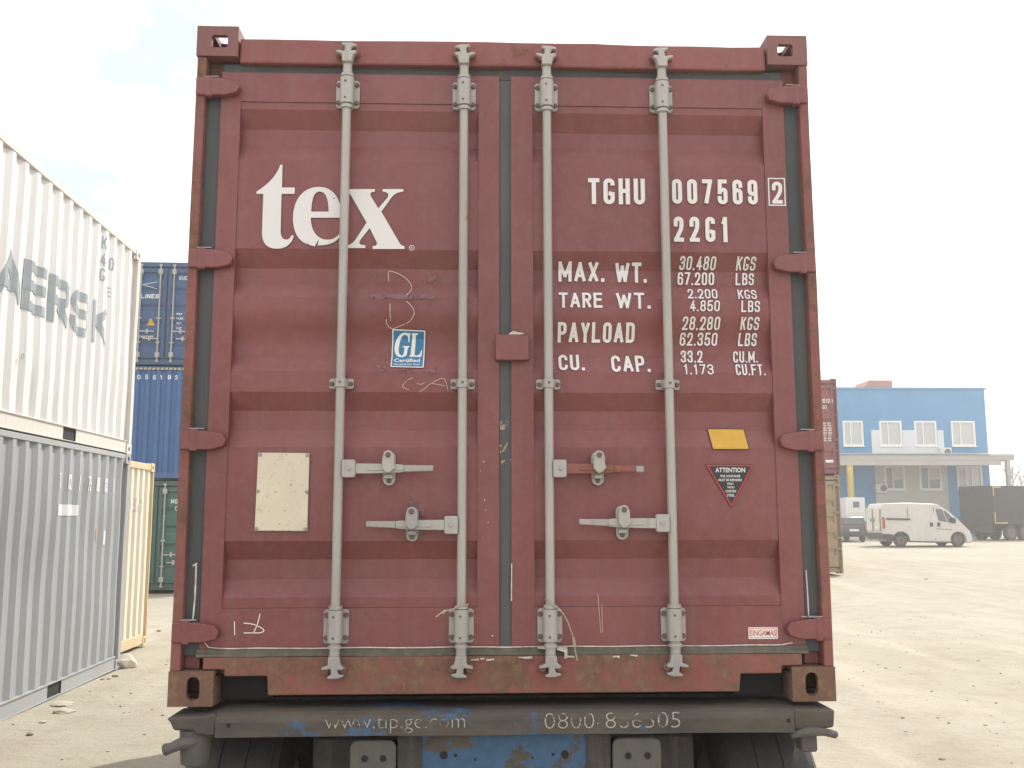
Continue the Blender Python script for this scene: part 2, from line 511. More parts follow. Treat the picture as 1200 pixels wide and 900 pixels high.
def ribbon(pts, t, closed, cap=False):
    """outline quads of a stroke of width t"""
    n = len(pts)
    if closed and (pts[0] - pts[-1]).length < 1e-5: pts = pts[:-1]; n -= 1
    if not closed and n > 1 and cap:
        pts = list(pts)
        def ext(d): return t * (0.5 if abs(d.x) < 0.15 or abs(d.y) < 0.15 else 0.32)
        d0 = (pts[0] - pts[1]).normalized(); d1 = (pts[-1] - pts[-2]).normalized()
        pts[0] = pts[0] + d0 * ext(d0)
        pts[-1] = pts[-1] + d1 * ext(d1)
    L, Rr = [], []
    for i, p in enumerate(pts):
        a = pts[i - 1] if (closed or i > 0) else None
        b = pts[(i + 1) % n] if (closed or i < n - 1) else None
        d0 = (p - a).normalized() if a is not None else None
        d1 = (b - p).normalized() if b is not None else None
        if d0 is None: m = Vector((-d1.y, d1.x)); k = 1
        elif d1 is None: m = Vector((-d0.y, d0.x)); k = 1
        else:
            n0, n1 = Vector((-d0.y, d0.x)), Vector((-d1.y, d1.x))
            m = n0 + n1
            if m.length < 1e-4: m = n0
            m.normalize()
            k = min(1.0 / max(0.3, m.dot(n0)), 1.45)
        L.append(p + m * (t / 2 * k)); Rr.append(p - m * (t / 2 * k))
    Q = []
    for i in range(n if closed else n - 1):
        j = (i + 1) % n
        Q.append([L[i], Rr[i], Rr[j], L[j]])
    return Q

class Lettering:
    def __init__(self): self.polys = []; self.grp = 0      # (list of 2D points, layer, word)
    def stroke(self, pts, t, closed=False, layer=0, r=0.0):
        P = round_path([tuple(p) for p in pts], r, closed)
        for q in ribbon(P, t, closed): self.polys.append((q, layer, self.grp))
        return self
    def text(self, s, x, z, h, w, t, gap, slant=0.0, width=None):
        """z: baseline, x: left; width: squeeze the advance so that the whole text is this wide"""
        self.grp += 1
        items = []
        cx = 0.0
        for ch in s:
            if ch == ' ': cx += w * 0.9 + gap; continue
            if ch in '.,': items.append((ch, cx, t)); cx += t * 1.1 + gap; continue
            cw = w * WIDE.get(ch, 1.0)
            items.append((ch, cx, cw)); cx += cw + gap
        tot = cx - gap
        k = (width / tot) if width else 1.0
        for ch, ox, cw in items:
            cw *= k; ox *= k
            if ch in '.,':
                q = [(0, 0), (cw, 0), (cw, t * 1.15), (0, t * 1.15)]
                self.polys.append(([Vector((x + ox + a + slant * b, z + b)) for a, b in q], 0, self.grp)); continue
            strokes = []
            for pts, r, closed in GL[ch]:                 # a sharp corner starts a new stroke
                if closed: strokes.append((pts, r, True)); continue
                cur = [pts[0][:2]]
                for p in pts[1:]:
                    cur.append(p[:2])
                    if len(p) > 2 and p is not pts[-1]:
                        strokes.append((cur, r, False)); cur = [p[:2]]
                strokes.append((cur, r, False))
            for li, (pts, r, closed) in enumerate(strokes):
                W, H = max(cw - t, 1e-4), h - t
                px = [((p[0] * W), (p[1] * H)) + tuple(p[2:]) for p in pts]
                path = round_path(px, r * W, closed)
                path = [Vector((x + ox + t / 2 + p.x + slant * p.y, z + t / 2 + p.y)) for p in path]
                for q in ribbon(path, t, closed, True): self.polys.append((q, li, self.grp))
        return self
    def poly(self, outer, holes=(), layer=0):
        loops = [outer] + list(holes)
        flatp = [Vector((p[0], p[1])) for l in loops for p in l]
        for tri in tessellate_polygon([[Vector((p[0], p[1], 0)) for p in l] for l in loops]):
            self.polys.append(([flatp[i] for i in tri], layer, self.grp))
        return self
    def font(self, s, x, z, h, width=None, bold=0.0, shear=0.0, center=False, layer=0):
        cu = bpy.data.curves.new('text', 'FONT')
        cu.body = s; cu.offset = bold; cu.shear = shear; cu.resolution_u = 3
        ob = bpy.data.objects.new('text', cu); COL.objects.link(ob)
        dg = bpy.context.evaluated_depsgraph_get()
        me = bpy.data.meshes.new_from_object(ob.evaluated_get(dg))
        vs_ = [v.co.copy() for v in me.vertices]
        x0 = min(v.x for v in vs_); x1 = max(v.x for v in vs_)
        k = h / 0.70
        kx = width / (x1 - x0) if width else k
        off = -(x1 - x0) * kx / 2 if center else 0
        for p in me.polygons:
            self.polys.append(([Vector((x + off + (vs_[i].x - x0) * kx, z + vs_[i].y * k)) for i in p.vertices], layer, self.grp))
        bpy.data.objects.remove(ob); bpy.data.curves.remove(cu); bpy.data.meshes.remove(me)
        return self
    def build(self, name, mat, parent, mapf, breaks=(), axis=1, split=False, cross=()):
        if split:
            for g in sorted({p[2] for p in self.polys}):
                w = Lettering(); w.polys = [p for p in self.polys if p[2] == g]
                o = w.build(name, mat, parent, mapf, breaks, axis, False, cross)
            return o
        bm = bmesh.new()
        for q, layer, _ in self.polys:
            try: bm.faces.new([bm.verts.new((p[0], p[1], float(layer))) for p in q])
            except ValueError: pass
        for axis, val in [(axis, q) for q in breaks] + [(1 - axis, q) for q in cross]:
            co = (0, val, 0) if axis == 1 else (val, 0, 0)
            no = (0, 1, 0) if axis == 1 else (1, 0, 0)
            bmesh.ops.bisect_plane(bm, geom=bm.verts[:] + bm.edges[:] + bm.faces[:], plane_co=co, plane_no=no, dist=1e-6)
        bmesh.ops.remove_doubles(bm, verts=bm.verts[:], dist=1e-5)
        for v in bm.verts: v.co = mapf(v.co.x, v.co.y, v.co.z)
        me = bpy.data.meshes.new(name)
        bm.to_mesh(me); bm.free()
        me.materials.append(mat)
        o = bpy.data.objects.new(name, me); COL.objects.link(o)
        o.parent = parent
        return o

def svg(path, n=8):
    """M/L/C/Z outline, sampled"""
    tok = path.replace(',', ' ').replace('(', ' ').replace(')', ' ').split()
    P, i, cur = [], 0, None
    while i < len(tok):
        c = tok[i]
        if c in 'ML': cur = (float(tok[i + 1]), float(tok[i + 2])); P.append(cur); i += 3
        elif c == 'C':
            q = [float(t) for t in tok[i + 1:i + 7]]
            a = cur
            for k in range(1, n + 1):
                t = k / n
                P.append(tuple((1 - t) ** 3 * a[d] + 3 * t * (1 - t) ** 2 * q[d] + 3 * t * t * (1 - t) * q[2 + d] + t ** 3 * q[4 + d] for d in (0, 1)))
            cur = (q[4], q[5]); i += 7
        else: i += 1
    if len(P) > 2 and abs(P[0][0] - P[-1][0]) + abs(P[0][1] - P[-1][1]) < 1e-6: P.pop()
    return P

# ------------------------------------------------------------------ shipping containers
PITCH_C = 0.278
def corr(s):
    """side-wall corrugation: 0 on the outer flats, -0.036 on the inner flats"""
    t = (s % PITCH_C)
    if t < 0.072: return 0.0
    if t < 0.140: return -0.036 * (t - 0.072) / 0.068
    if t < 0.210: return -0.036
    return -0.036 * (1 - (t - 0.210) / 0.068)
PITCH_E = 0.25
def corr_end(s):
    """steeper corrugation of a blind end wall"""
    t = (s % PITCH_E)
    if t < 0.095: return 0.0
    if t < 0.125: return -0.045 * (t - 0.095) / 0.030
    if t < 0.220: return -0.045
    return -0.045 * (1 - (t - 0.220) / 0.030)
def corr_breaks(a, b, end=False):
    if end:
        return [k * PITCH_E + d for k in range(math.floor(a / PITCH_E), math.ceil(b / PITCH_E)) for d in (0, 0.095, 0.125, 0.220) if a < k * PITCH_E + d < b]
    return _breaks(a, b)
def _breaks(a, b):
    out = []
    k = math.floor(a / PITCH_C)
    while k * PITCH_C < b:
        for d in (0, 0.072, 0.140, 0.210):
            s = k * PITCH_C + d
            if a < s < b: out.append(s)
        k += 1
    return out

def corr_sheet(a, b, z0, z1, place, nz=10, dent=0.004, seed=0.0, phase=0.0, end=False):
    """place(s, off, z) -> point"""
    ss = [a] + [x - phase for x in corr_breaks(a + phase, b + phase, end)] + [b]
    fn = corr_end if end else corr
    if not end:                                           # set back beside the corner posts
        ss = [a, a + 0.095, a + 0.125] + [x for x in ss if a + 0.126 < x < b - 0.126] + [b - 0.125, b - 0.095, b]
        fn = lambda s: -0.04 if s < phase + a + 0.1 or s > phase + b - 0.1 else corr(s)
    m = MB()
    V, F = [], []
    for j in range(nz + 1):
        z = z0 + (z1 - z0) * j / nz
        for s in ss:
            d = dent * noise.noise(Vector((s * 1.1 + seed, z * 1.4, seed * 3.1))) * 2
            if j in (0, nz): d = 0
            V.append(place(s, fn(s + phase) + d, z))
    k = len(ss)
    for j in range(nz):
        for i in range(k - 1):
            F.append((j * k + i, j * k + i + 1, (j + 1) * k + i + 1, (j + 1) * k + i))
    m.add(V, F)
    return m

def casting(parent, sx, sy, top, L, H, mat):
    """hollow corner casting with its three openings; sx, sy = -1/1 pick the corner"""
    m = MB()
    W, D, T = 0.162, 0.178, 0.118
    z0, z1 = (H - T, H + 0.006) if top else (-0.006, T)
    xo, xi = sx * 1.219, sx * (1.219 - W)
    yo, yi = (0.0, D) if sy < 0 else (L, L - D)
    th = 0.024
    x0, x1 = min(xo, xi), max(xo, xi)
    y0, y1 = min(yo, yi), max(yo, yi)
    cx = xo - sx * 0.089; cy = yo + (0.089 if sy < 0 else -0.089); cz = (z0 + z1) / 2
    eh = rrect(cx - 0.032, cx + 0.032, cz - 0.027, cz + 0.025, 0.012) if top else rrect(cx - 0.024, cx + 0.024, cz - 0.042, cz + 0.042, 0.023)
    sh = rrect(cy - 0.036, cy + 0.036, cz - 0.026, cz + 0.026, 0.02)
    th_ = rrect(cx - 0.032, cx + 0.032, cy - 0.062, cy + 0.062, 0.02)
    e0, e1 = (y0, y0 + th) if sy < 0 else (y1 - th, y1)
    b0, b1 = (y1 - 0.012, y1) if sy < 0 else (y0, y0 + 0.012)
    m.plate([(x0, z0), (x1, z0), (x1, z1), (x0, z1)], [eh], e0, e1, 'y')             # end face
    if sx < 0: s0, s1, w0, w1 = x0, x0 + th, x1 - 0.012, x1
    else: s0, s1, w0, w1 = x1 - th, x1, x0, x0 + 0.012
    ya, yb = (y0 + th, y1) if sy < 0 else (y0, y1 - th)
    m.plate([(ya, z0), (yb, z0), (yb, z1), (ya, z1)], [sh], s0, s1, 'x')             # side face
    xa, xb = (x0 + th, x1) if sx < 0 else (x0, x1 - th)
    if top:
        m.plate([(xa, ya), (xb, ya), (xb, yb), (xa, yb)], [th_], z1 - th, z1, 'z')
        m.box(xa, xb, ya, yb, z0, z0 + 0.012)
    else:
        m.plate([(xa, ya), (xb, ya), (xb, yb), (xa, yb)], [th_], z0, z0 + th, 'z')
        m.box(xa, xb, ya, yb, z1 - 0.012, z1)
    m.box(w0, w1, ya, yb, z0 + th, z1 - th)
    if not top: m.box(xa, xb, b0, b1, z0 + th, z1 - th)
    return m.build('corner_casting', mat, parent, smooth=False)

def container(label, loc, rz, L, H, P, PF, PC, group, blind=False, dent=0.004, seed=0.0, pocket=True, phase=0.0, sill=True):
    """frame, walls and roof of a container: its door (or blind) end faces local -y"""
    root = empty('shipping_container', loc, rz, label, 'shipping container', group)
    for sx in (-1, 1):
        for sy in (-1, 1):
            for top in (False, True):
                casting(root, sx, sy, top, L, H, PC)
            m = MB()
            X = lambda a: sx * a
            if sy < 0: ya, yb, yc = 0.004, 0.11, 0.052
            else: ya, yb, yc = L - 0.004, L - 0.11, L - 0.052
            bx = lambda a, b, c, d: m.box(min(X(a), X(b)), max(X(a), X(b)), min(c, d), max(c, d), 0.118, H - 0.118)
            bx(1.217, 1.181, ya, yb)
            bx(1.181, 1.125, yc + (0.010 if sy < 0 else -0.010), yb)
            m.build('corner_post', PF, root, bevel=0.003, cuts=7, jit=0.006, jscale=2.6, smooth=False)
        # side wall, rails
        xs = sx * 1.204
        place = (lambda s, o, z, xs=xs, sx=sx: (xs + sx * o, s, z))
        corr_sheet(0.11, L - 0.11, 0.158, H - 0.062, place, dent=dent, seed=seed + sx, phase=phase).build('side_wall', P, root, angle=20)
        m = MB(); m.box(min(sx * 1.212, sx * 1.152), max(sx * 1.212, sx * 1.152), 0.178, L - 0.178, H - 0.062, H - 0.004)
        m.build('top_rail', PF, root, bevel=0.004)
        m = MB()
        a0, a1 = min(sx * 1.204, sx * 1.198), max(sx * 1.204, sx * 1.198)
        segs = [(0.178, L - 0.178)]
        if pocket:
            pk = [(L / 2 - 1.025 - 0.18, L / 2 - 1.025 + 0.18), (L / 2 + 1.025 - 0.18, L / 2 + 1.025 + 0.18)]
            segs = [(0.178, pk[0][0]), (pk[0][1], pk[1][0]), (pk[1][1], L - 0.178)]
        for s0, s1 in segs: m.box(a0, a1, s0, s1, 0.012, 0.148)
        m.box(min(sx * 1.217, sx * 1.17), max(sx * 1.217, sx * 1.17), 0.178, L - 0.178, 0.148, 0.158)
        m.box(min(sx * 1.217, sx * 1.15), max(sx * 1.217, sx * 1.15), 0.178, L - 0.178, 0.004, 0.012)
        m.build('bottom_rail', PF, root)
        if pocket:
            for p0, p1 in pk:
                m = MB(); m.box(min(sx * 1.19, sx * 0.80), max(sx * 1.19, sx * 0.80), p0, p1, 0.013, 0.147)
                m.build('fork_pocket', BLACK, root)  # solid black block, its colour standing in for shade in the pocket
    # roof with cross corrugation
    m = MB(); V, F = [], []
    n = int(L / 0.21)
    for i in range(n * 2 + 1):
        y = 0.1 + (L - 0.2) * i / (2 * n); z = H - 0.018 - (0.02 if i % 2 else 0)
        V += [(-1.152, y, z), (1.152, y, z)]
    for i in range(n * 2): F.append((2 * i, 2 * i + 1, 2 * i + 3, 2 * i + 2))
    m.add(V, F); m.build('roof', P, root, smooth=False)
    m = MB(); m.box(-1.15, 1.15, 0.1, L - 0.1, 0.148, 0.156); m.build('floor_panel', PF, root)
    # far end: corrugated wall between its rails
    corr_sheet(-1.125, 1.125, 0.158, H - 0.1, lambda s, o, z: (s, L - 0.03 + o, z), dent=dent, seed=seed + 5, end=True).build('end_wall', P, root, angle=20)
    for za, zb2 in ((H - 0.1, H - 0.012), (0.02, 0.158)):
        m = MB(); m.box(-1.056, 1.056, L - 0.1, L - 0.008, za, zb2); m.build('end_rail', PF, root, bevel=0.004)
    if blind:
        corr_sheet(-1.125, 1.125, 0.158, H - 0.1, lambda s, o, z: (s, 0.024 - o, z), dent=dent, seed=seed + 9, end=True).build('end_wall', P, root, angle=20)
        for za, zb2 in ((H - 0.1, H - 0.012), (0.02, 0.158)):
            m = MB(); m.box(-1.056, 1.056, 0.008, 0.1, za, zb2); m.build('end_rail', PF, root, bevel=0.004)
    return root

# door profile: (top of slope, floor start, floor end, bottom of slope) of each pressed valley, local z
def door_profile(valleys, depth=0.036, face=0.030):
    pts = []
    for a, b, c, d in valleys: pts += [(a, face), (b, face + depth), (c, face + depth), (d, face)]
    pts.sort()
    def f(z):
        if z <= pts[0][0] or z >= pts[-1][0]: return face
        for (z0, y0), (z1, y1) in zip(pts, pts[1:]):
            if z0 <= z <= z1: return y0 + (y1 - y0) * (z - z0) / (z1 - z0)
        return face
    return f, [p[0] for p in pts]

def std_valleys(H):
    k = (H - 0.5) / 5.0
    return [(0.36 + k * (i + .78), 0.36 + k * (i + .62), 0.36 + k * (i + .40), 0.36 + k * (i + .24)) for i in range(5)]

def simple_doors(root, H, P, PF, RODM, handles=True, rough_hinges=True, seal=None):
    """doors of a container seen from afar"""
    f, zs = door_profile(std_valleys(H))
    zt, zb_ = H - 0.175, 0.19
    m = MB(); m.box(-1.056, 1.056, 0.012, 0.1, H - 0.14, H - 0.03); m.build('door_header', PF, root, bevel=0.005)
    m = MB(); m.box(-1.056, 1.056, 0.012, 0.1, 0.03, 0.158); m.build('door_sill', PF, root, bevel=0.005)
    m = MB(); m.box(-1.125, 1.125, 0.075, 0.085, 0.158, H - 0.14); m.build('door_seal', seal or RUBBER, root)
    for sx in (-1, 1):
        m = MB()
        xa, xb = (-1.10, -0.02) if sx < 0 else (0.02, 1.10)
        m.box(xa, xa + 0.08, 0.028, 0.048, zb_, zt); m.box(xb - 0.08, xb, 0.028, 0.048, zb_, zt)
        m.box(xa + 0.08, xb - 0.08, 0.028, 0.048, zb_, zb_ + 0.1); m.box(xa + 0.08, xb - 0.08, 0.028, 0.048, zt - 0.1, zt)
        z_ = [zb_ + 0.1] + [z for z in zs if zb_ + 0.1 < z < zt - 0.1] + [zt - 0.1]
        V, F = [], []
        for z in z_:
            y = f(z) if zb_ + 0.1 < z < zt - 0.1 else 0.03
            V += [(xa + 0.08, y, z), (xb - 0.08, y, z)]
        for i in range(len(z_) - 1): F.append((2 * i, 2 * i + 1, 2 * i + 3, 2 * i + 2))
        m.add(V, F)
        d = m.build('door', P, root, smooth=False)
        for hz in (0.25, 0.36, 0.62, 0.9):
            h = MB(); x0 = sx * 1.19; x1 = sx * 1.02
            h.box(min(x0, x1), max(x0, x1), 0.0, 0.026, hz * H - 0.035, hz * H + 0.035)
            h.build('hinge', PF, d)
    for k, (x, hs) in enumerate(((-0.623, 1), (-0.163, -1), (0.163, 1), (0.623, -1))):
        m = MB(); m.cyl((x, -0.012, 0.10), (x, -0.012, H - 0.10), 0.019, n=10)
        r = m.build('lock_rod', RODM, root)
        for z, hh in ((0.27, 0.06), (H - 0.27, 0.06), (H * 0.45, 0.022), (H * 0.22, 0.015)):
            m = MB(); m.box(x - 0.05, x + 0.05, -0.034, 0.026, z - hh, z + hh); m.build('bracket', RODM, r, bevel=0.006)
        for z in (0.11, H - 0.11):
            m = MB(); m.box(x - 0.035, x + 0.035, -0.03, 0.008, z - 0.025, z + 0.025); m.build('cam', RODM, r, bevel=0.006)
        if handles:
            z = H * 0.325 if k in (0, 2) else H * 0.255
            m = MB()
            a, b = x + hs * 0.015, x + hs * 0.36
            m.box(min(a, b), max(a, b), -0.028, -0.014, z - 0.016, z + 0.016)
            c = x + hs * 0.2; m.box(c - 0.025, c + 0.025, -0.034, 0.026, z - 0.055, z + 0.055)
            m.build('handle', RODM, r, bevel=0.004)

def end_map(f=None, lift=0.003, ls=0.0006):
    g = f or (lambda z: 0.028)
    return lambda a, b, l: Vector((a, g(b) - lift - l * ls, b))

# ================================================================== ground
def ground_material():
    t = NT('dusty_ground')
    a = t.noise(0.18, 8, 0.6); b = t.noise(1.7, 9, 0.65); c_ = t.noise(14, 8, 0.7); d = t.noise(70, 4, 0.6)
    tr = t.noise(0.55, 6, 0.55, sc=(2.6, 0.35, 1), loc=(2, 9, 0))
    c = t.mix(t.ramp(a, 0.3, 0.7), (0.325, 0.300, 0.232), (0.375, 0.35, 0.282))
    c = t.mix(t.math('MULTIPLY', t.ramp(b, 0.45, 0.72), 0.55), c, (0.27, 0.225, 0.165))
    c = t.mix(t.math('MULTIPLY', t.ramp(tr, 0.5, 0.75), 0.45), c, (0.52, 0.47, 0.38))
    c = t.mix(t.math('MULTIPLY', t.ramp(c_, 0.55, 0.72), 0.5), c, (0.21, 0.175, 0.13))
    c = t.mix(t.math('MULTIPLY', t.ramp(d, 0.60, 0.70), 0.5), c, (0.47, 0.44, 0.37))
    e = t.noise(38, 5, 0.7, loc=(7, 7, 1)); c = t.mix(t.math('MULTIPLY', t.ramp(e, 0.62, 0.68), 0.45), c, (0.19, 0.165, 0.125))
    k = t.noise(0.8, 8, 0.62, loc=(11, 4, 0)); c = t.mix(t.math('MULTIPLY', t.ramp(k, 0.54, 0.68), 0.32), c, (0.255, 0.225, 0.165))
    t.link(c, t.b.inputs['Base Color'])
    t.b.inputs['Roughness'].default_value = 0.95
    t.b.inputs['Specular IOR Level'].default_value = 0.2
    h = t.math('ADD', t.math('MULTIPLY', b, 2.2), t.math('ADD', t.math('MULTIPLY', c_, 0.6), t.math('MULTIPLY', d, 0.12)))
    t.bump(h, 0.7, 0.03)
    return t.mat

def axis_lines():
    out = [-900, -500, -250, -140, -90, -60]
    x = -40.0
    while x < 60.0:
        out.append(x); x += 0.16 if -9 < x < 9 else 0.6
    return out + [60, 90, 140, 250, 500, 900]
XS = axis_lines()
YS = [-900, -400, -150, -60, -30, -15] 
y = -8.0
while y < 75: YS.append(y); y += 0.16 if 0 < y < 16 else 0.6
YS += [75, 100, 140, 250, 500, 900]
def rut(x, y):
    k = 0.0
    for cx, w in ((3.2, 0.28), (5.1, 0.28), (-2.3, 0.25), (8.3, 0.35)):
        d = (x - cx - 0.10 * y - 0.4 * math.sin(y * 0.13 + cx)) / w
        k -= 0.032 * math.exp(-d * d)
    return k
def ground_z(x, y):
    n = noise.noise(Vector((x * 0.35, y * 0.35, 1.3))) * 0.022 + noise.noise(Vector((x * 1.3, y * 1.3, 4.1))) * 0.010 + noise.noise(Vector((x * 4, y * 4, 2.2))) * 0.004
    fade = 1.0 if abs(x) < 60 and -20 < y < 75 else 0.0
    return gh(x, y) + (n - 0.012 + rut(x, y)) * fade
gm = MB()
gm.v = [(x, y, ground_z(x, y)) for y in YS for x in XS]
nx = len(XS)
gm.f = [(j * nx + i, j * nx + i + 1, (j + 1) * nx + i + 1, (j + 1) * nx + i) for j in range(len(YS) - 1) for i in range(nx - 1)]
gm.m = [0] * len(gm.f)
tag(gm.build('ground', ground_material(), angle=180), 'dusty cream packed dirt yard', None, None, 'structure')

# ================================================================== the red container on its trailer
ZB = 1.136
MAIN_H = 2.591
main = container('dark red container with white lettering and closed doors, sitting on the blue trailer', (0, 0, ZB), 0, 6.058, MAIN_H, RED, RED_FRAME, CASTING_RED, None, pocket=True)
for o in main.children:
    if o.name.startswith('corner_post'):
        o.data.materials[0] = POST_RED
    if o.name.startswith('corner_casting') and min(v.co.z for v in o.data.vertices) < 0.5:
        o.data.materials[0] = CASTING

def D(u, v, y=0.03):
    """photo pixel -> (x, z) on the plane y of the container's end, in its own frame"""
    p = on_y(u, v, y)
    return (p.x, p.z - ZB)

# header and sill
m = MB(); m.box(-1.054, 1.054, 0.012, 0.10, 2.452, 2.556)
m.build('door_header', RED_FRAME, main, bevel=0.008, seg=2, cuts=14, jit=0.010, jscale=3.2, smooth=False)
m = MB()
sill = [(-1.022, 0.122), (-1.022, 0.098), (-0.868, 0.098), (-0.862, 0.030), (0.862, 0.030), (0.868, 0.094), (1.022, 0.094), (1.022, 0.122), (1.10, 0.122), (1.10, 0.163), (-1.10, 0.163), (-1.10, 0.122)]
m.prism(sill, 0.008, 0.06, 'y'); m.box(-1.05, 1.05, 0.06, 0.10, 0.10, 0.155)
m.build('door_sill', RED_SILL, main, bevel=0.003, smooth=False)
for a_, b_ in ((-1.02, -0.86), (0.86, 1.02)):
    m = MB(); m.box(min(a_, b_ - 0.19) if a_ < 0 else a_, max(b_, a_ + 0.19) if a_ > 0 else b_, 0.102, 0.5, 0.004, 0.098); m.build('sill_shade_block', BLACK, main)  # black filler blocks: shade of the sill cutouts put in as colour
# rubber seals round the doors
for nm, bx, mt in (('top', (-1.125, 1.125, 0.044, 0.07, 2.405, 2.462), RUBBER), ('l', (-1.185, -1.10, 0.042, 0.058, 0.165, 2.405), RUBBER),
                   ('r', (1.10, 1.185, 0.042, 0.058, 0.165, 2.405), RUBBER), ('mid', (-0.028, 0.03, 0.036, 0.07, 0.16, 2.405), RUBBER)):
    m = MB(); m.box(*bx); m.build('door_seal', mt, main, bevel=0.006, seg=2)
m = MB()
m.prism([(0.020, 0.165), (0.020, 0.174), (0.030, 0.180), (0.034, 0.193), (0.06, 0.193), (0.06, 0.160), (0.03, 0.160)], -1.13, 1.13, 'x')
m.build('door_seal', RUBBER_DIRTY, main, cuts=12, jit=0.003, jscale=6, smooth=False)

VALLEYS = [(2.268, 2.198, 2.13, 2.06), (1.702, 1.632, 1.575, 1.512), (1.440, 1.352, 1.285, 1.222), (1.142, 1.073, 1.0, 0.932), (0.582, 0.512, 0.44, 0.375)]
PF_, PZ = door_profile(VALLEYS)
def weld_z(a, b): return a + (b - a)
def main_door(sx):
    m = MB()
    xa, xb = (-1.122, -0.024) if sx < 0 else (0.022, 1.122)
    if sx < 0: ia, ib = -1.045, -0.106
    else: ia, ib = 0.108, 1.036
    z0, z1, w0, w1 = 0.194, 2.418, 0.338, 2.297
    m.box(xa, ia, 0.028, 0.075, z0, z1); m.box(ib, xb, 0.028, 0.075, z0, z1)
    m.box(ia, ib, 0.0285, 0.075, z0, w0 - 0.0008); m.box(ia, ib, 0.0285, 0.075, w1 + 0.0008, z1)
    zz = sorted(set([w0, w1] + PZ + [w0 + (w1 - w0) * i / 26 for i in range(27)]))
    nxx = 14
    V, F = [], []
    for z in zz:
        for i in range(nxx + 1):
            x = ia + (ib - ia) * i / nxx
            k = math.sin(math.pi * i / nxx) * math.sin(math.pi * (z - w0) / (w1 - w0))
            V.append((x, PF_(z) + 0.0025 + k * 0.006 * noise.noise(Vector((x * 3.1, z * 3.4, sx * 4.0))), z))
    for j in range(len(zz) - 1):
        for i in range(nxx):
            F.append((j * (nxx + 1) + i, j * (nxx + 1) + i + 1, (j + 1) * (nxx + 1) + i + 1, (j + 1) * (nxx + 1) + i))
    m.add(V, F)
    # pressed valleys close against the frame
    return m.build('door', RED, main, angle=25)
doorL, doorR = main_door(-1), main_door(1)

# hinges: strap from the post across to the door, with its pin
def hinge(door, sx, z, h):
    m = MB()
    pts = [(-1.214, z - h / 2), (-1.10, z - h / 2), (-1.055, z - h * 0.33), (-1.044, z), (-1.06, z + h * 0.34), (-1.13, z + h / 2), (-1.214, z + h / 2)]
    if sx > 0: pts = [(-a, b) for a, b in reversed(pts)]
    m.prism(pts, -0.006, 0.027, 'y')
    x = sx * 1.165
    m.cyl((x, 0.006, z - h / 2 - 0.006), (x, 0.006, z + h / 2 + 0.006), 0.017, n=12)
    m.build('hinge', RED, door, bevel=0.004, seg=2)
    m = MB()
    a0, a1 = sorted((sx * 1.185, sx * 1.13))
    m.box(a0, a1, 0.004, 0.02, z + h / 2 + 0.0065, z + h / 2 + 0.0105)
    return m.build('hinge_washer', GALV_DARK, door)
for sx, door, zs_ in ((-1, doorL, (2.345, 1.652, 0.955, 0.254)), (1, doorR, (2.345, 1.652, 0.955, 0.254))):
    for z in zs_: hinge(door, sx, z, 0.072)
# middle lock plate on the right door overlapping the seam
m = MB(); m.box(-0.040, 0.090, -0.004, 0.027, 1.262, 1.362)
m.build('lock_plate', RED, doorR, bevel=0.003)
m = MB(); m.prism([(0.01, 1.3625), (0.06, 1.3625), (0.075, 1.366), (0.05, 1.37), (0.028, 1.376), (0.02, 1.371)], 0.0, 0.02, 'y'); m.build('torn_seal_scrap', SEAL_EDGE, doorR)

# lock rods
def capsule(cx, z0, z1, r, n=8):
    P = []
    for i in range(n + 1):
        t = math.pi + math.pi * i / n; P.append((cx + r * math.cos(t), z0 + r + r * math.sin(t)))
    for i in range(n + 1):
        t = math.pi * i / n; P.append((cx + r * math.cos(t), z1 - r + r * math.sin(t)))
    return P
def bolt(m, x, y, z, r, h=0.008):
    m.cyl((x, y, z), (x, y - h, z), r, r * 0.8, n=10)
def bearing(rod, x, z0, z1):
    m = MB()
    m.prism(rrect(x - 0.046, x + 0.046, z0, z1, 0.014), 0.012, 0.0265, 'y')
    b = m.build('bearing_bracket', GALV, rod, bevel=0.003, seg=2)
    m = MB()
    arc = [(x + 0.027 * math.cos(R(a)), -0.014 - 0.024 * math.sin(R(a))) for a in range(0, 181, 15)]
    m.prism([(x + 0.027, 0.0115)] + arc + [(x - 0.027, 0.0115)], z0 + 0.006, z1 - 0.001, 'z')
    m.build('bearing_cover', GALV, rod, bevel=0.002, smooth=True)
    m = MB()
    for dx in (-0.036, 0.036):
        for z in (z0 + 0.021, z1 - 0.021): bolt(m, x + dx, 0.0118, z, 0.0098)
    for z in (z0 + 0.024, z1 - 0.024): m.cyl((x - 0.004, -0.0375, z), (x - 0.004, -0.0395, z), 0.0045, n=10)
    m.build('bolt', BOLT, rod)
def collar(m, x, z, r=0.025): m.cyl((x, -0.012, z - 0.006), (x, -0.012, z + 0.006), r, n=20)
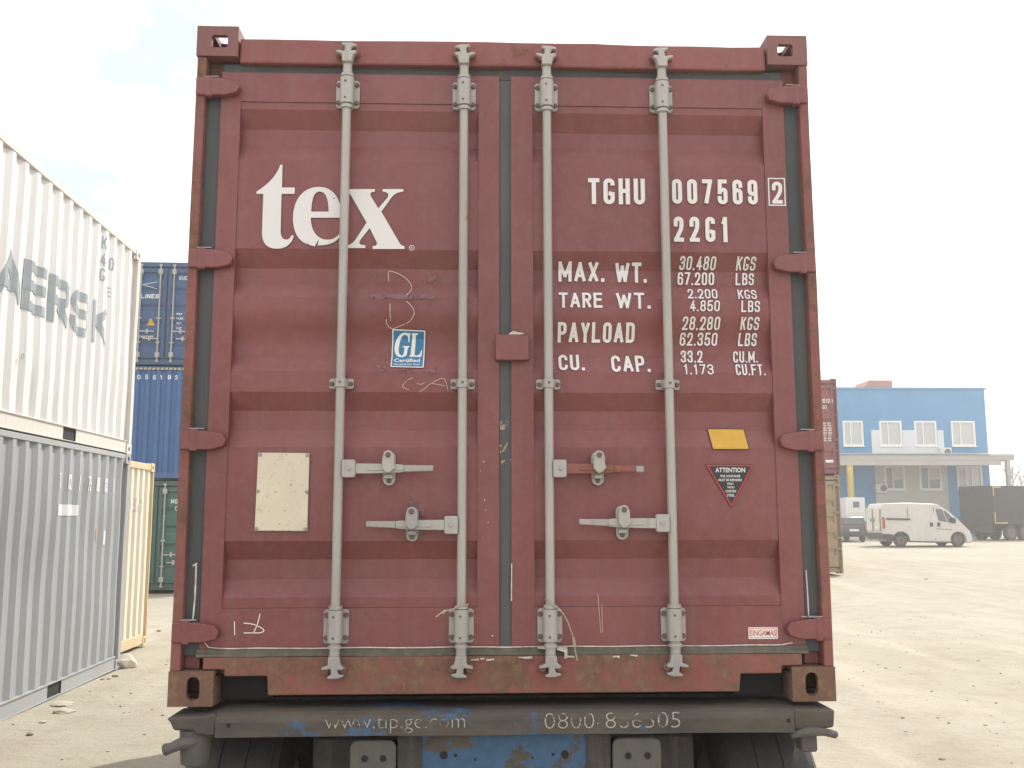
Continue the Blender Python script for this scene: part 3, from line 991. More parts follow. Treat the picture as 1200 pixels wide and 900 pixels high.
def cam(rod, x, top, flip):
    """claw of the rod and the keeper it grips on header or sill"""
    m = MB(); s = 1 if top else -1
    zc = 2.452 if top else 0.158
    q = lambda pts: [(x + flip * a, zc + s * b) for a, b in pts]
    claw = [(-0.020, -0.012), (-0.020, 0.018), (-0.042, 0.026), (-0.045, 0.034), (-0.026, 0.034), (-0.010, 0.030), (-0.008, 0.052), (-0.022, 0.058), (-0.020, 0.066),
            (0.014, 0.066), (0.034, 0.060), (0.038, 0.052), (0.018, 0.050), (0.014, 0.034), (0.030, 0.036), (0.040, 0.028), (0.024, 0.016), (0.020, -0.012)]
    p = q(claw)
    m.prism(p, -0.040, -0.002, 'y')
    m.build('cam', GALV_DARK if not top else GALV, rod, bevel=0.004, seg=2)
    k = MB()
    for dx in (-0.030, 0.030):
        k.cyl((x + dx, -0.022, zc + s * 0.036), (x + dx, 0.008, zc + s * 0.036), 0.015, 0.018, n=10)
    k.build('cam_keeper', RED_SILL if not top else RED_FRAME, rod, bevel=0.003)
def handle(rod, x, z, d, mbar, mlug, bend=0.0, end=None):
    m = MB()
    a, b = x + d * 0.0135, x + d * 0.064
    m.prism(rrect(min(a, b), max(a, b), z - 0.033, z + 0.033, 0.008), -0.033, 0.0, 'y')
    m.build('handle_hub', GALV, rod, bevel=0.003, seg=2)
    m = MB(); m.cyl((x + d * 0.040, -0.0335, z), (x + d * 0.040, -0.038, z), 0.0085, 0.006, n=12); m.build('pivot_pin', GALV, rod)
    m = MB()
    x0, x1 = x + d * 0.0642, x + d * 0.352
    P = []
    prof = [(0.0, 0.019), (0.25, 0.018), (0.55, 0.0155), (0.62, 0.013), (1.0, 0.0105)]
    for t, h in prof: P.append((x0 + (x1 - x0) * t, z + h + bend * t * t))
    for t, h in reversed(prof): P.append((x0 + (x1 - x0) * t, z - h + bend * t * t))
    ng = len(prof)
    half = lambda lo, hi: [(x0 + (x1 - x0) * t, z - h + bend * t * t) for t, h in prof if lo <= t <= hi] + [(x0 + (x1 - x0) * t, z + h + bend * t * t) for t, h in reversed(prof) if lo <= t <= hi]
    m.prism(half(0, 0.62), -0.030, -0.016, 'y')
    g0, g1 = x0 + (x1 - x0) * 0.16, x0 + (x1 - x0) * 0.62
    m.prism(capsule_h(min(g0, g1), max(g0, g1), z - 0.002, 0.005), -0.0335, -0.0302, 'y')
    m.build('handle', mbar, rod, bevel=0.003, seg=2)
    m = MB(); m.prism(half(0.62, 1.0), -0.0295, -0.0165, 'y'); m.build('handle_grip', GRIP if mbar is GALV else mbar, rod, bevel=0.003, seg=2)
    if end:
        m = MB(); e0, e1 = sorted((x1 - d * 0.028, x1 + d * 0.003)); m.box(e0, e1, -0.0315, -0.0145, z + bend - 0.0118, z + bend + 0.0118); m.build('handle_tip', end, rod, bevel=0.003)
    # retainer: back plate and turning catch
    c = x + d * 0.185
    m = MB(); m.prism(capsule(c, z - 0.062, z + 0.066, 0.0235), 0.010, 0.0265, 'y')
    m.box(c - 0.017, c + 0.017, -0.012, 0.0098, z - 0.037, z - 0.0205)
    m.build('handle_retainer', mlug, rod, bevel=0.003, seg=2)
    m = MB()
    m.prism([(c - 0.019, z + 0.046), (c - 0.014, z + 0.062), (c, z + 0.068), (c + 0.014, z + 0.062), (c + 0.021, z + 0.046), (c + 0.022, z + 0.012), (c + 0.028, z + 0.004), (c + 0.010, z - 0.016), (c - 0.006, z - 0.018), (c - 0.022, z - 0.002), (c - 0.022, z + 0.03)], -0.046, -0.034, 'y')
    m.cyl((c, -0.034, z + 0.05), (c, 0.01, z + 0.05), 0.010, n=12)
    m.build('retainer_catch', mlug, rod, bevel=0.004, seg=2)
    m = MB(); bolt(m, c, -0.0462, z + 0.05, 0.0105); bolt(m, c, 0.0098, z - 0.044, 0.0095); m.build('bolt', BOLT, rod)
def capsule_h(x0, x1, z, r, n=6):
    P = []
    for i in range(n + 1):
        t = -math.pi / 2 + math.pi * i / n; P.append((x1 - r + r * math.cos(t), z + r * math.sin(t)))
    for i in range(n + 1):
        t = math.pi / 2 + math.pi * i / n; P.append((x0 + r + r * math.cos(t), z + r * math.sin(t)))
    return P

def lock_rod(x, flip):
    m = MB()
    m.cyl((x, -0.012, 0.232), (x, -0.012, 2.365), 0.0172, n=20)
    m.cyl((x, -0.012, 2.36), (x, -0.012, 2.445), 0.0200, 0.0175, n=20); m.cyl((x, -0.012, 0.125), (x, -0.012, 0.24), 0.0185, 0.0195, n=20)
    for z in (2.262, 2.392, 0.202, 0.342): collar(m, x, z)
    rod = m.build('lock_rod', GALV, main)
    bearing(rod, x, 2.268, 2.384); bearing(rod, x, 0.210, 0.334)
    m = MB(); m.prism(rrect(x - 0.046, x + 0.046, 1.151, 1.190, 0.008), 0.012, 0.0265, 'y')
    arc = [(x + 0.0225 * math.cos(R(a)), -0.012 - 0.0225 * math.sin(R(a))) for a in range(0, 181, 20)]
    m.prism([(x + 0.0225, 0.0115)] + arc + [(x - 0.0225, 0.0115)], 1.153, 1.188, 'z')
    m.build('guide_bracket', GALV, rod, bevel=0.002)
    m = MB(); bolt(m, x - 0.036, 0.0118, 1.170, 0.0095); bolt(m, x + 0.036, 0.0118, 1.170, 0.0095); m.cyl((x, -0.0342, 1.172), (x, -0.0362, 1.172), 0.005, n=10); m.build('bolt', BOLT, rod)
    cam(rod, x, True, flip); cam(rod, x, False, flip)
    return rod
rod_a = lock_rod(-0.623, 1); handle(rod_a, -0.623, 0.848, 1, GALV, GALV, bend=0.001)
rod_b = lock_rod(-0.164, -1); handle(rod_b, -0.164, 0.640, -1, GALV, GALV_DARK, bend=0.004)
rod_c = lock_rod(0.163, 1); h_c = handle(rod_c, 0.163, 0.848, 1, RUSTED_BAR, GALV, bend=-0.002, end=GALV_DARK)
rod_d = lock_rod(0.623, -1); handle(rod_d, 0.623, 0.645, -1, GALV, GALV, bend=0.006)

# ---- writing on the doors
dmap = end_map(lambda z: PF_(z) + 0.0005, 0.0035, 0.0004)
FRAMEZ = 0.028
def framemap(lift=0.0025): return lambda a, b, l: Vector((a, FRAMEZ - lift - l * 0.0004, b))

def px_text(L, s, u0, v0, u1, v1, t_rel=0.15, slant=0.0, wfac=0.46, gapfac=0.16):
    """text filling the photo box (left, top, right, bottom)"""
    (x0, zt), (x1, zb_) = D(u0, v0), D(u1, v1)
    h = zt - zb_
    L.text(s, x0, zb_, h, h * wfac, h * t_rel, h * gapfac, slant, x1 - x0 - slant * h)
L = Lettering()
px_text(L, 'TGHU', 689, 209, 756, 240, 0.16)
px_text(L, '007569', 787, 210, 888, 240, 0.16, gapfac=0.24)
px_text(L, '22G1', 789, 254, 854, 284, 0.16, gapfac=0.28)
px_text(L, '2', 904, 213, 917, 239, 0.16)
(x0, z1), (x1, z0) = D(900, 209.5), D(920, 241)
L.stroke([(x0, z0), (x1, z0), (x1, z1), (x0, z1)], 0.005, True, 3)
for s, b in (('MAX.', (655, 305, 710, 328)), ('WT.', (722, 306, 760, 329)), ('TARE', (655, 342, 706, 361)), ('WT.', (722, 342, 763, 362)),
             ('PAYLOAD', (654, 377, 745, 400)), ('CU.', (655, 414, 686, 434)), ('CAP.', (717, 415, 763, 436))):
    px_text(L, s, *b, 0.165, 0.0, 0.50, 0.13)
for s, b in (('30.480', (797, 299.5, 841, 314.5)), ('KGS', (864, 300, 888, 315)), ('67.200', (795.5, 316.5, 840, 332)), ('LBS', (864, 317.5, 887, 332)),
             ('2.200', (806, 337, 842, 350)), ('KGS', (865, 338, 888, 350.5)), ('4.850', (808, 352, 844, 365)), ('LBS', (868, 352.5, 891, 366)),
             ('28.280', (799.5, 371, 845, 386)), ('KGS', (868, 371.5, 891, 386)), ('62.350', (798, 388.5, 843.5, 403.5)), ('LBS', (867, 389, 890, 404)),
             ('33.2', (799, 409, 826, 424)), ('CU.M.', (861, 410, 891, 424)), ('1.173', (801, 426, 837, 439)), ('CU.FT.', (862, 426, 898, 440))):
    px_text(L, s, *b, 0.135, 0.06, 0.47, 0.13)
L.build('lettering', WHITE_LET, doorR, dmap, PZ, split=True)

# big word on the left door, outlines drawn on the crop (origin 200,180, 3.75 px per pixel)
def crop(P, ox, oy, k, y=0.03): return [D(ox + a / k, oy + b / k, y) for a, b in P]
C4 = lambda s: crop(svg(s), 200, 180, 3.75)
L = Lettering()
L.poly(C4('M 492 50 L 490 150 L 546 150 L 546 178 L 488 178 L 484 340 C 484 368 495 379 508 379 C 520 379 528 370 532 359 L 542 363 C 532 400 505 419 468 419 C 425 419 401 395 402 345 L 408 178 L 378 178 L 378 168 C 430 135 465 100 483 50 Z'))
L.poly(C4('M 752 283 L 616 283 C 616 340 645 380 690 379 C 715 379 733 368 746 347 L 752 352 C 735 390 700 404 655 404 L 646 404 L 652 374 L 634 409 L 612 403 L 594 389 L 604 400 C 562 388 538 345 538 285 C 538 200 585 147 652 147 C 716 147 752 200 752 283 Z'),
       [C4('M 618 256 L 695 256 C 694 198 682 168 656 168 C 632 168 621 195 618 256 Z')])
L.poly(C4('M 770 157 L 898 157 L 898 168 C 880 170 872 176 882 192 L 913 242 L 952 196 C 963 180 955 170 932 168 L 932 157 L 1023 157 L 1023 168 C 1000 170 985 178 974 190 L 926 256 L 998 380 C 1008 398 1012 406 1028 408 L 1028 420 L 888 420 L 888 408 C 910 406 910 396 902 382 L 875 328 L 836 378 C 822 398 830 402 856 404 L 856 416 L 770 416 L 770 404 C 790 402 800 395 812 380 L 861 304 L 798 194 C 790 178 783 170 770 168 Z'))
cx, cz = D(482.6, 290.6)
L.stroke([(cx + 0.0095 * math.cos(R(a)), cz + 0.0095 * math.sin(R(a))) for a in range(0, 360, 20)], 0.0022, True)
L.font('R', cx, cz - 0.005, 0.010, None, 0.0, 0, True, 1)
L.build('lettering', WHITE_LET, doorL, dmap, PZ)

# chalk and scratch marks
L = Lettering()
def chalk(L, pts, t=0.0025, y=0.03, k=None):
    L.stroke([D(u, v, y) for u, v in pts], t, False, 0, 0.03)
for pts in ([(454, 315), (454.5, 327)], [(455, 315), (461, 316), (470, 320), (478, 326), (482, 333), (482, 339), (476, 346)], [(457, 356), (457.5, 376)],
            [(476, 353), (483, 359), (486, 366), (484, 372), (478, 378), (466, 382), (459, 385), (454, 381), (452, 376), (453, 374)]): chalk(L, pts)
L.grp += 1
for pts in ([(484, 443), (479, 444), (473, 450), (471, 454), (479, 456.5)], [(489, 449), (492, 452), (498, 448)], [(492, 459), (500, 454), (504, 449), (521, 452)], [(504, 450), (513, 445), (521, 442), (525, 457)]): chalk(L, pts, 0.0018)
L.build('chalk_mark', CHALK, doorL, dmap, PZ, split=True)
L = Lettering()
for pts in ([(275, 728), (275.5, 744)], [(286, 730), (297, 731), (306, 735), (311, 739), (306, 741.5), (286, 741.5)], [(305, 719), (303, 731), (297, 742)]): chalk(L, pts, 0.0034)
L.build('chalk_mark', CHALK_WHITE, doorL, framemap(0.003))
L = Lettering()
for pts in ([(700.5, 695), (702, 718), (704, 742)], [(705, 708), (706, 741)]): chalk(L, pts, 0.0016)
L.build('scratch', CHALK, doorR, framemap(0.003))
# grey scuffs left by old stickers
L = Lettering()
for P in ([(438, 425), (450, 430), (455, 437), (446, 437)], [(465, 434), (480, 430), (486, 438), (470, 437)], [(497, 434), (512, 429), (510, 438), (500, 438)],
          [(433, 344), (508, 345), (510, 350), (470, 351), (435, 350)], [(499, 327), (510, 319), (510, 324), (502, 331)], [(437, 318), (444, 319), (441, 327)]):
    L.poly([D(u, v) for u, v in P])
L.build('sticker_scuff', SCUFF, doorL, end_map(lambda z: PF_(z) + 0.0005, 0.0020, 0.0), PZ)
L = Lettering()
for P in ([(478, 592), (481, 582), (489, 588), (497, 595), (497, 608), (494, 628), (485, 637), (477, 629), (480, 605)],):
    L.poly([D(u, v) for u, v in P])
L.build('sticker_scuff', SCUFF, doorL, end_map(lambda z: PF_(z) + 0.0005, 0.0020, 0.0), PZ)

# certification sticker
st_map = lambda lift: end_map(lambda z: PF_(z) + 0.0005, lift, 0.0)
K6 = lambda s: crop(svg(s), 440, 300, 5.29)
def shrink(P, k):
    cx = sum(p[0] for p in P) / len(P); cz = sum(p[1] for p in P) / len(P)
    return [(cx + (a - cx) * k, cz + (b - cz) * k) for a, b in P]
cs = K6('M 109 448 L 300 456 C 306 456 307 460 307 465 L 298 684 C 297 690 294 691 289 691 L 98 686 C 93 686 92 683 92 679 L 102 454 C 103 449 105 448 109 448 Z')
sticker = Lettering().poly(cs).build('certification_sticker', STICK_WHITE, doorL, st_map(0.0032), PZ)
inner = [(sum(p[0] for p in cs) / len(cs) + (a - sum(p[0] for p in cs) / len(cs)) * 0.93, sum(p[1] for p in cs) / len(cs) + (b - sum(p[1] for p in cs) / len(cs)) * 0.945) for a, b in cs]
ob = Lettering().poly(inner).build('sticker_field', STICK_BLUE, doorL, st_map(0.0040), PZ)
L = Lettering()
L.poly(K6('M 213 470 L 207 525 L 200 525 C 203 495 195 481 180 481 C 155 481 140 540 140 575 C 140 600 150 608 160 608 C 168 608 170 600 172 590 L 177 560 L 165 557 L 166 549 L 207 549 L 205 557 L 198 560 L 190 606 C 180 617 165 620 152 619 C 122 618 112 590 114 560 C 117 510 145 468 182 468 C 192 468 198 474 203 474 L 208 469 Z'))
L.poly(K6('M 222 472 L 263 473 L 262 480 L 249 484 L 240 600 C 239 607 245 609 253 608 C 270 606 277 592 281 575 L 287 575 L 282 618 L 206 617 L 207 610 L 214 606 L 226 485 L 221 480 Z'))
x0, z0 = D(440 + 113 / 5.29, 300 + 652 / 5.29); x1, _ = D(440 + 273 / 5.29, 300 + 652 / 5.29)
L.font('Certified', x0, z0, 0.0145, x1 - x0, 0.022)
x0, z0 = D(440 + 110 / 5.29, 300 + 673 / 5.29); x1, _ = D(440 + 274 / 5.29, 300 + 673 / 5.29)
L.font('Germanischer Lloyd', x0, z0, 0.0075, x1 - x0, 0.012)
L.build('sticker_lettering', STICK_WHITE, doorL, st_map(0.0048), PZ)

# blank cream data plate with its riveted corners
pl = [D(u, v) for u, v in ((303, 530.5), (363, 531), (360.5, 622.5), (298.5, 622))]
m = MB()
zc_ = lambda p: p
P = []
(xa, za), (xb, zb2), (xc, zc), (xd, zd) = pl
m.prism([(xd, zd), (xc, zc), (xb, zb2), (xa, za)], 0.0225, 0.0300, 'y')
dp = m.build('data_plate', PLATE, doorL, bevel=0.002)
m = MB()
for (px_, pz_) in [(xa + .008, za - .008), (xb - .008, zb2 - .008), (xc - .008, zc + .008), (xd + .008, zd + .008), ((xa + xd) / 2 + .006, (za + zd) / 2), ((xb + xc) / 2 - .006, (zb2 + zc) / 2)]:
    m.cyl((px_, 0.0224, pz_), (px_, 0.0195, pz_), 0.0075, 0.006, n=10)
m.build('rivet', GALV_DARK, doorL)

# yellow label, warning triangle, maker's label
yl = [D(831, 501), (D(875, 501.5)), D(878, 527), D(834.5, 527)]
Lettering().poly([(p[0], p[1]) for p in reversed(yl)]).build('yellow_label', STICK_BLACK, doorR, st_map(0.0030), PZ)
c0 = [sum(p[i] for p in yl) / 4 for i in (0, 1)]
Lettering().poly([(c0[0] + (a - c0[0]) * .955, c0[1] + (b - c0[1]) * .93) for a, b in reversed(yl)]).build('label_field', STICK_YELLOW, doorR, st_map(0.0038), PZ)
tr = [D(826.5, 544.5), D(883.5, 544.5), D(857, 595)]
def tri_scale(k):
    cx = sum(p[0] for p in tr) / 3; cz = sum(p[1] for p in tr) / 3
    return [(cx + (a - cx) * k, cz + (b - cz) * k) for a, b in tr]
Lettering().poly(tri_scale(1.0)).build('warning_triangle', STICK_BLACK, doorR, st_map(0.0030), PZ)
L = Lettering(); q = tri_scale(0.93); L.stroke(q, 0.0055, True, 0); L.build('triangle_border', STICK_RED, doorR, st_map(0.0038), PZ)
L = Lettering()
for s, u, v, w, h in (('ATTENTION', 855.5, 553.4, 34.5, 5.2), ('THIS CONTAINER', 855.5, 559.2, 24, 2.6), ('MUST BE REPAIRED', 855.5, 563.8, 27, 2.6), ('ONLY', 855.8, 568.2, 8, 2.6), ('WITH', 856, 572.4, 8, 2.6), ('CORTEN', 856.2, 577, 12, 2.8), ('STEEL', 856.3, 581.8, 9, 2.8)):
    x, z = D(u, v); x2, z2 = D(u + w, v - h)
    L.font(s, x, z, (z2 - z), (x2 - x), 0.02, 0, True)
L.build('warning_lettering', STICK_WHITE, doorR, st_map(0.0044), PZ)
a, b = D(876.5, 735), D(911.5, 748.5)
Lettering().poly(rrect(a[0], b[0], b[1], a[1], 0.003)).build('maker_label', STICK_WHITE, doorR, st_map(0.0036))
L = Lettering(); L.stroke([(a[0] + .005, b[1] + .005), (b[0] - .005, b[1] + .005), (b[0] - .005, a[1] - .005), (a[0] + .005, a[1] - .005)], 0.0015, True)
L.font('SINGAMAS', (a[0] + b[0]) / 2, b[1] + 0.0115, 0.021, (b[0] - a[0]) * 0.88, 0.008, 0, True)
L.build('maker_lettering', STICK_RED, doorR, st_map(0.0044))

# pale lip of the seal along doors and torn scraps on the sill
L = Lettering()
L.stroke([(-1.10, 0.218), (-1.085, 0.200), (-1.05, 0.196)] + [(-1.0 + 0.1 * i, 0.1948 + 0.0012 * math.sin(i * 1.7)) for i in range(21)] + [(1.03, 0.196), (1.07, 0.203)], 0.0042, False)
L.stroke([D(231, 662), D(229.5, 700), D(227, 727)], 0.006, False); L.stroke([D(227, 663), D(232, 660)], 0.006, False)
L.stroke([D(943.5, 668), D(945.5, 700), D(946.5, 722)], 0.0045, False); L.stroke([D(938, 722), D(950, 723)], 0.004, False)
L.stroke([D(599.5, 660), D(599.3, 704)], 0.004, False)
L.build('seal_edge', SEAL_EDGE, main, lambda a, b, l: Vector((a, 0.0185, b)))
m = MB()
rs = random.Random(3)
for u0, u1, v in ((552, 561, 773), (563, 568, 772), (570, 579, 773), (608, 624, 770.5), (664, 673, 769.5), (718, 726, 769.5), (738, 747, 768)):
    xa, z = D(u0, v, 0.005); xb, _ = D(u1, v, 0.005)
    n = 6; up, dn = [], []
    for i in range(n + 1):
        x = xa + (xb - xa) * i / n
        up.append((x, z + rs.uniform(0.001, 0.004))); dn.append((x, z - rs.uniform(0.001, 0.005)))
    m.prism(dn + up[::-1], 0.0035, 0.0078, 'y')
xa, z = D(630, 758, 0.0); xb, _ = D(664, 758, 0.0)
m.prism([(xa, z), (xa + .035, z - .002), (xa + .033, z - .009), (xa, z - .006)], 0.002, 0.018, 'y')
xc = D(652, 757)[0]; xe = D(664, 757)[0]; ze = D(664, 770)[1]
m.prism([(xc, z - .002), (xe, z - .002), (xe, ze), (xe - .012, ze - .002), (xe - .010, z - .02), (xc, z - .012)], 0.002, 0.018, 'y')
m.build('torn_seal_scrap', SEAL_EDGE, main)
# splits in the middle seal
L = Lettering()
for P in ([(585.5, 496), (589, 490), (588, 500), (591, 494), (592, 503), (586, 505)], [(593, 492), (596, 494), (595, 500), (593, 498)], [(585.5, 522), (588, 520), (587.5, 532), (586, 531)], [(588, 528), (594, 519), (596, 514), (593, 527), (589, 530)], [(587, 540), (592, 539), (592, 543), (589, 542), (588, 545)], [(598, 538), (599.5, 536), (599.5, 545)]):
    L.poly([D(u, v) for u, v in P])
L.build('seal_tear', worn_letters('torn_rubber', (0.34, 0.27, 0.18), 0.5, 0.56, 60), main, lambda a, b, l: Vector((a, 0.0335, b)))

# small bare chips in the paint of the left door's inner stile
rs = random.Random(8)
for u, v, w, h in ((567, 541, 1.2, 3), (563, 552, .9, 1.6), (568, 586, 1.2, 3.2), (569, 598, .8, 2.4), (572, 612, .9, 2), (566, 630, .8, 1.4), (345, 160, 4, 1.2), (505, 163, 4, 1.2), (402, 212, 1.4, 2.6), (640, 512, 1, 2), (652, 745, 1.4, 1), (577, 745, 2, 2)):
    L = Lettering()
    c = D(u, v); k = 0.0031
    L.poly([(c[0] + w * k * .5 * math.cos(a) * rs.uniform(.6, 1.2), c[1] + h * k * .5 * math.sin(a) * rs.uniform(.6, 1.2)) for a in [i * math.pi / 4 for i in range(8)]])
    L.build('paint_chip', SEAL_EDGE if u > 500 and v > 400 else BOLT, doorL if u < 592 else doorR, end_map(lambda z: min(FRAMEZ, PF_(z)) if u in (567, 563, 568, 569, 572, 566, 577, 652) else PF_(z), 0.0022, 0))
# two seal wires left on the lock rods
def wire(label, pts, r, fat=None):
    m = MB(); m.tube([(*D(u, v, y)[:1], y, D(u, v, y)[1] + ZB) for u, v, y in pts], r, 8)
    if fat:
        u, v, y, u2, v2 = fat
        a, b = D(u, v, y), D(u2, v2, y); m.cyl((a[0], y, a[1] + ZB), (b[0], y, b[1] + ZB), r * 2.1, n=8)
    tag(m.build('wire_tie', flat('dirty_wire', (0.36, 0.31, 0.24), 0.7, var=0.2)), label, 'wire')
wire('stubby wire tie with its end pointing left, wound round the left door\'s inner lock rod', [(511, 723, -0.035), (516, 719, -0.038), (521, 716, -0.038), (530, 714, -0.036), (537, 711, -0.038), (543, 709, -0.038), (548, 708.5, -0.034), (549, 708, -0.012)], 0.0026, (518, 718.5, -0.038, 522.5, 715.5))
wire('long frayed wire tie dangling down beside the right door\'s inner lock rod', [(639, 702, -0.012), (641, 703.5, -0.036), (647, 708, -0.040), (654, 712, -0.038), (660, 719, -0.04), (666, 730, -0.036), (671, 744, -0.03), (673, 756, -0.026), (675, 767, -0.025), (676.5, 774, -0.024)], 0.0026, (671.8, 747, -0.03, 673.4, 757))

# ================================================================== trailer
trailer = empty('semi_trailer', (0, 0, 0), 0, 'grimy grey and blue container trailer under the red container', 'trailer')
TOPZ = ZB - 0.010
m = MB()
yb0, yb1 = -0.055, 0.16
# rear beam: pressed section with rounded shoulders
h0, h1 = 1.034, TOPZ - 0.006
prof = [(yb0, h0), (yb0, h1 - 0.035), (yb0 + 0.006, h1 - 0.014), (yb0 + 0.022, h1 - 0.004), (yb0 + 0.045, h1), (yb1, h1), (yb1, h0)]
m.prism(prof, -1.03, 1.04, 'x')
beam = m.build('rear_beam', BEAM, trailer, cuts=10, jit=0.004, jscale=2.5, smooth=False)
m = MB()
m.prism([(-1.205, h1 - 0.020), (-1.19, h1 - 0.036), (-1.178, h1 - 0.062), (-1.112, h1 - 0.062), (-1.10, h0 + 0.008), (-1.031, h0 + 0.004), (-1.031, h1 - 0.004), (-1.075, h1 - 0.012)], -0.052, 0.15, 'y')
m.build('beam_end', BEAM, trailer, bevel=0.008, seg=2)
m = MB(); m.prism([(1.041, h1 - 0.006), (1.041, h1 - 0.082), (1.10, h1 - 0.086), (1.19, h1 - 0.074), (1.196, h1 - 0.012)], -0.045, 0.15, 'y')
m.build('beam_end', BEAM, trailer, bevel=0.008, seg=2)
m = MB(); m.box(-1.2, 1.2, 0.19, 0.60, 0.99, TOPZ + 0.002); m.build('gap_block_plate', CHASSIS, trailer)  # dark filler plate added to stop light showing under the container
# twist locks with their levers
m = MB(); m.cyl((-1.115, 0.02, h1 - 0.19), (-1.115, 0.02, h1 - 0.065), 0.052, 0.06, n=16)
m.tube([(-1.11, -0.01, h1 - 0.105), (-1.15, -0.035, h1 - 0.108), (-1.185, -0.04, h1 - 0.122), (-1.212, -0.04, h1 - 0.130)], [0.03, 0.022, 0.018, 0.022], 10)
m.build('twist_lock', BEAM_GREY, trailer, bevel=0.004)
m = MB(); m.box(1.075, 1.135, -0.02, 0.05, h1 - 0.165, h1 - 0.088)
m.tube([(1.03, -0.035, h1 - 0.102), (1.09, -0.048, h1 - 0.086), (1.15, -0.048, h1 - 0.088), (1.20, -0.045, h1 - 0.100)], [0.012, 0.016, 0.014, 0.014], 10)
m.build('twist_lock', BEAM_GREY, trailer, bevel=0.006)
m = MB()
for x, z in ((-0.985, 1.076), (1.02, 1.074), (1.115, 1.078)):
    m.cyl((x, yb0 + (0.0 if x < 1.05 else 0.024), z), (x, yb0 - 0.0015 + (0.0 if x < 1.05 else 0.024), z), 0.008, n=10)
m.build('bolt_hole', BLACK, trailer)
# worn address and telephone number
def TB(u, v):
    p = on_y(u, v, yb0); return (p.x, p.z)
L = Lettering()
(x0, z0), (x1, _) = TB(381, 854), TB(545, 854)
L.font('www.tip.ge.com', x0, z0, 0.052, x1 - x0, -0.018)
bmap = lambda a, b, l: Vector((a, yb0 - 0.0062, b))
L.build('worn_lettering', WHITE_OLD, beam, bmap)
L = Lettering()
(x0, z0), (x1, _) = TB(638, 854), TB(797, 854)
L.font('0800-886505', x0, z0, 0.058, x1 - x0, -0.020)
L.build('worn_lettering', WHITE_OLD, beam, bmap)
# cross plate, lamp brackets, under-structure
def TP(u, y): return on_y(u, 885, y).x
m = MB(); m.box(TP(492, 0.0), TP(706, 0.0), 0.0, 0.02, 0.66, h0 - 0.001)
m.build('cross_plate', CROSS, trailer, cuts=6, jit=0.002, smooth=False)
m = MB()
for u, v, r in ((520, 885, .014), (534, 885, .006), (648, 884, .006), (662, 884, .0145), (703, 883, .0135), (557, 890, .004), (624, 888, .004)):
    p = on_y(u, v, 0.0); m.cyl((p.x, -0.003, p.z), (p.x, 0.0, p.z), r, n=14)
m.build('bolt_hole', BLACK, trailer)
for u0, u1 in ((410, 464), (718, 775)):
    xa, xb = TP(u0, -0.03), TP(u1, -0.03)
    m = MB(); m.prism(rrect(xa, xb, 0.80, 1.014, 0.028), -0.03, -0.018, 'y')
    b = m.build('lamp_bracket', BEAM_GREY, trailer, bevel=0.006, seg=2)
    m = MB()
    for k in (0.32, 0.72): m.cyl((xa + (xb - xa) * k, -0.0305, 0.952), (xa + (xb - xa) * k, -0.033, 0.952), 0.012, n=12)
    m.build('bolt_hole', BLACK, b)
    m = MB(); m.box(xb + 0.004 if u0 < 600 else xa - 0.09, xb + 0.09 if u0 < 600 else xa - 0.004, -0.01, 0.03, 0.75, h0 - 0.001); m.build('lamp_strut', CHASSIS, trailer)
m = MB()
for s in (-1, 1):
    m.box(s * 0.42 - 0.06, s * 0.42 + 0.06, 0.161, 6.9, 0.62, 1.10)
for yy in (1.9, 3.4, 5.0, 6.7): m.box(-1.15, 1.15, yy, yy + 0.1, 1.0, TOPZ - 0.006)
m.box(-0.72, 0.72, 0.161, 0.20, 0.5, 0.985)
m.build('chassis_frame', CHASSIS, trailer, bevel=0.01)
WR = 0.515
def trailer_wheel(sx, yc):
    m = MB(); w = 0.40; xo = sx * 1.235; xi = sx * (1.235 - w)
    a, b = sorted((xo, xi))
    prof = [(a + 0.02, WR - 0.20), (a, WR - 0.14), (a + 0.004, WR - 0.06), (a + 0.03, WR - 0.012)]
    for k in range(3):
        c = a + 0.05 + (w - 0.1) * k / 3
        prof += [(c, WR), (c + 0.095, WR), (c + 0.0955, WR - 0.006), (c + 0.0995, WR - 0.006)]
    prof += [(b - 0.03, WR - 0.012), (b - 0.004, WR - 0.06), (b, WR - 0.14), (b - 0.02, WR - 0.20)]
    m.lathe(prof, (0, yc, WR), 'x', 56)
    t = m.build('wheel', TYRE, trailer, angle=40)
    m = MB(); m.lathe([(a + 0.05, 0.02), (a + 0.05, WR - 0.21), (b - 0.05, WR - 0.21), (b - 0.05, 0.02)], (0, yc, WR), 'x', 32)
    m.build('rim', RIM, t)
for yc in (0.62, 1.95, 3.28):
    for sx in (-1, 1): trailer_wheel(sx, yc)
    m = MB(); m.cyl((-0.85, yc, WR), (0.85, yc, WR), 0.07, n=16); m.box(-0.3, 0.3, yc - 0.1, yc + 0.1, 0.55, 0.75); m.build('axle', CHASSIS, trailer)
for s in (-1, 1):
    m = MB(); m.box(s * 0.9 - 0.05, s * 0.9 + 0.05, 6.5, 6.6, gh(0, 6.5) + 0.0, 1.0); m.box(s * 0.9 - 0.15, s * 0.9 + 0.15, 6.42, 6.68, 0.0, 0.03); m.build('landing_leg', CHASSIS, trailer)

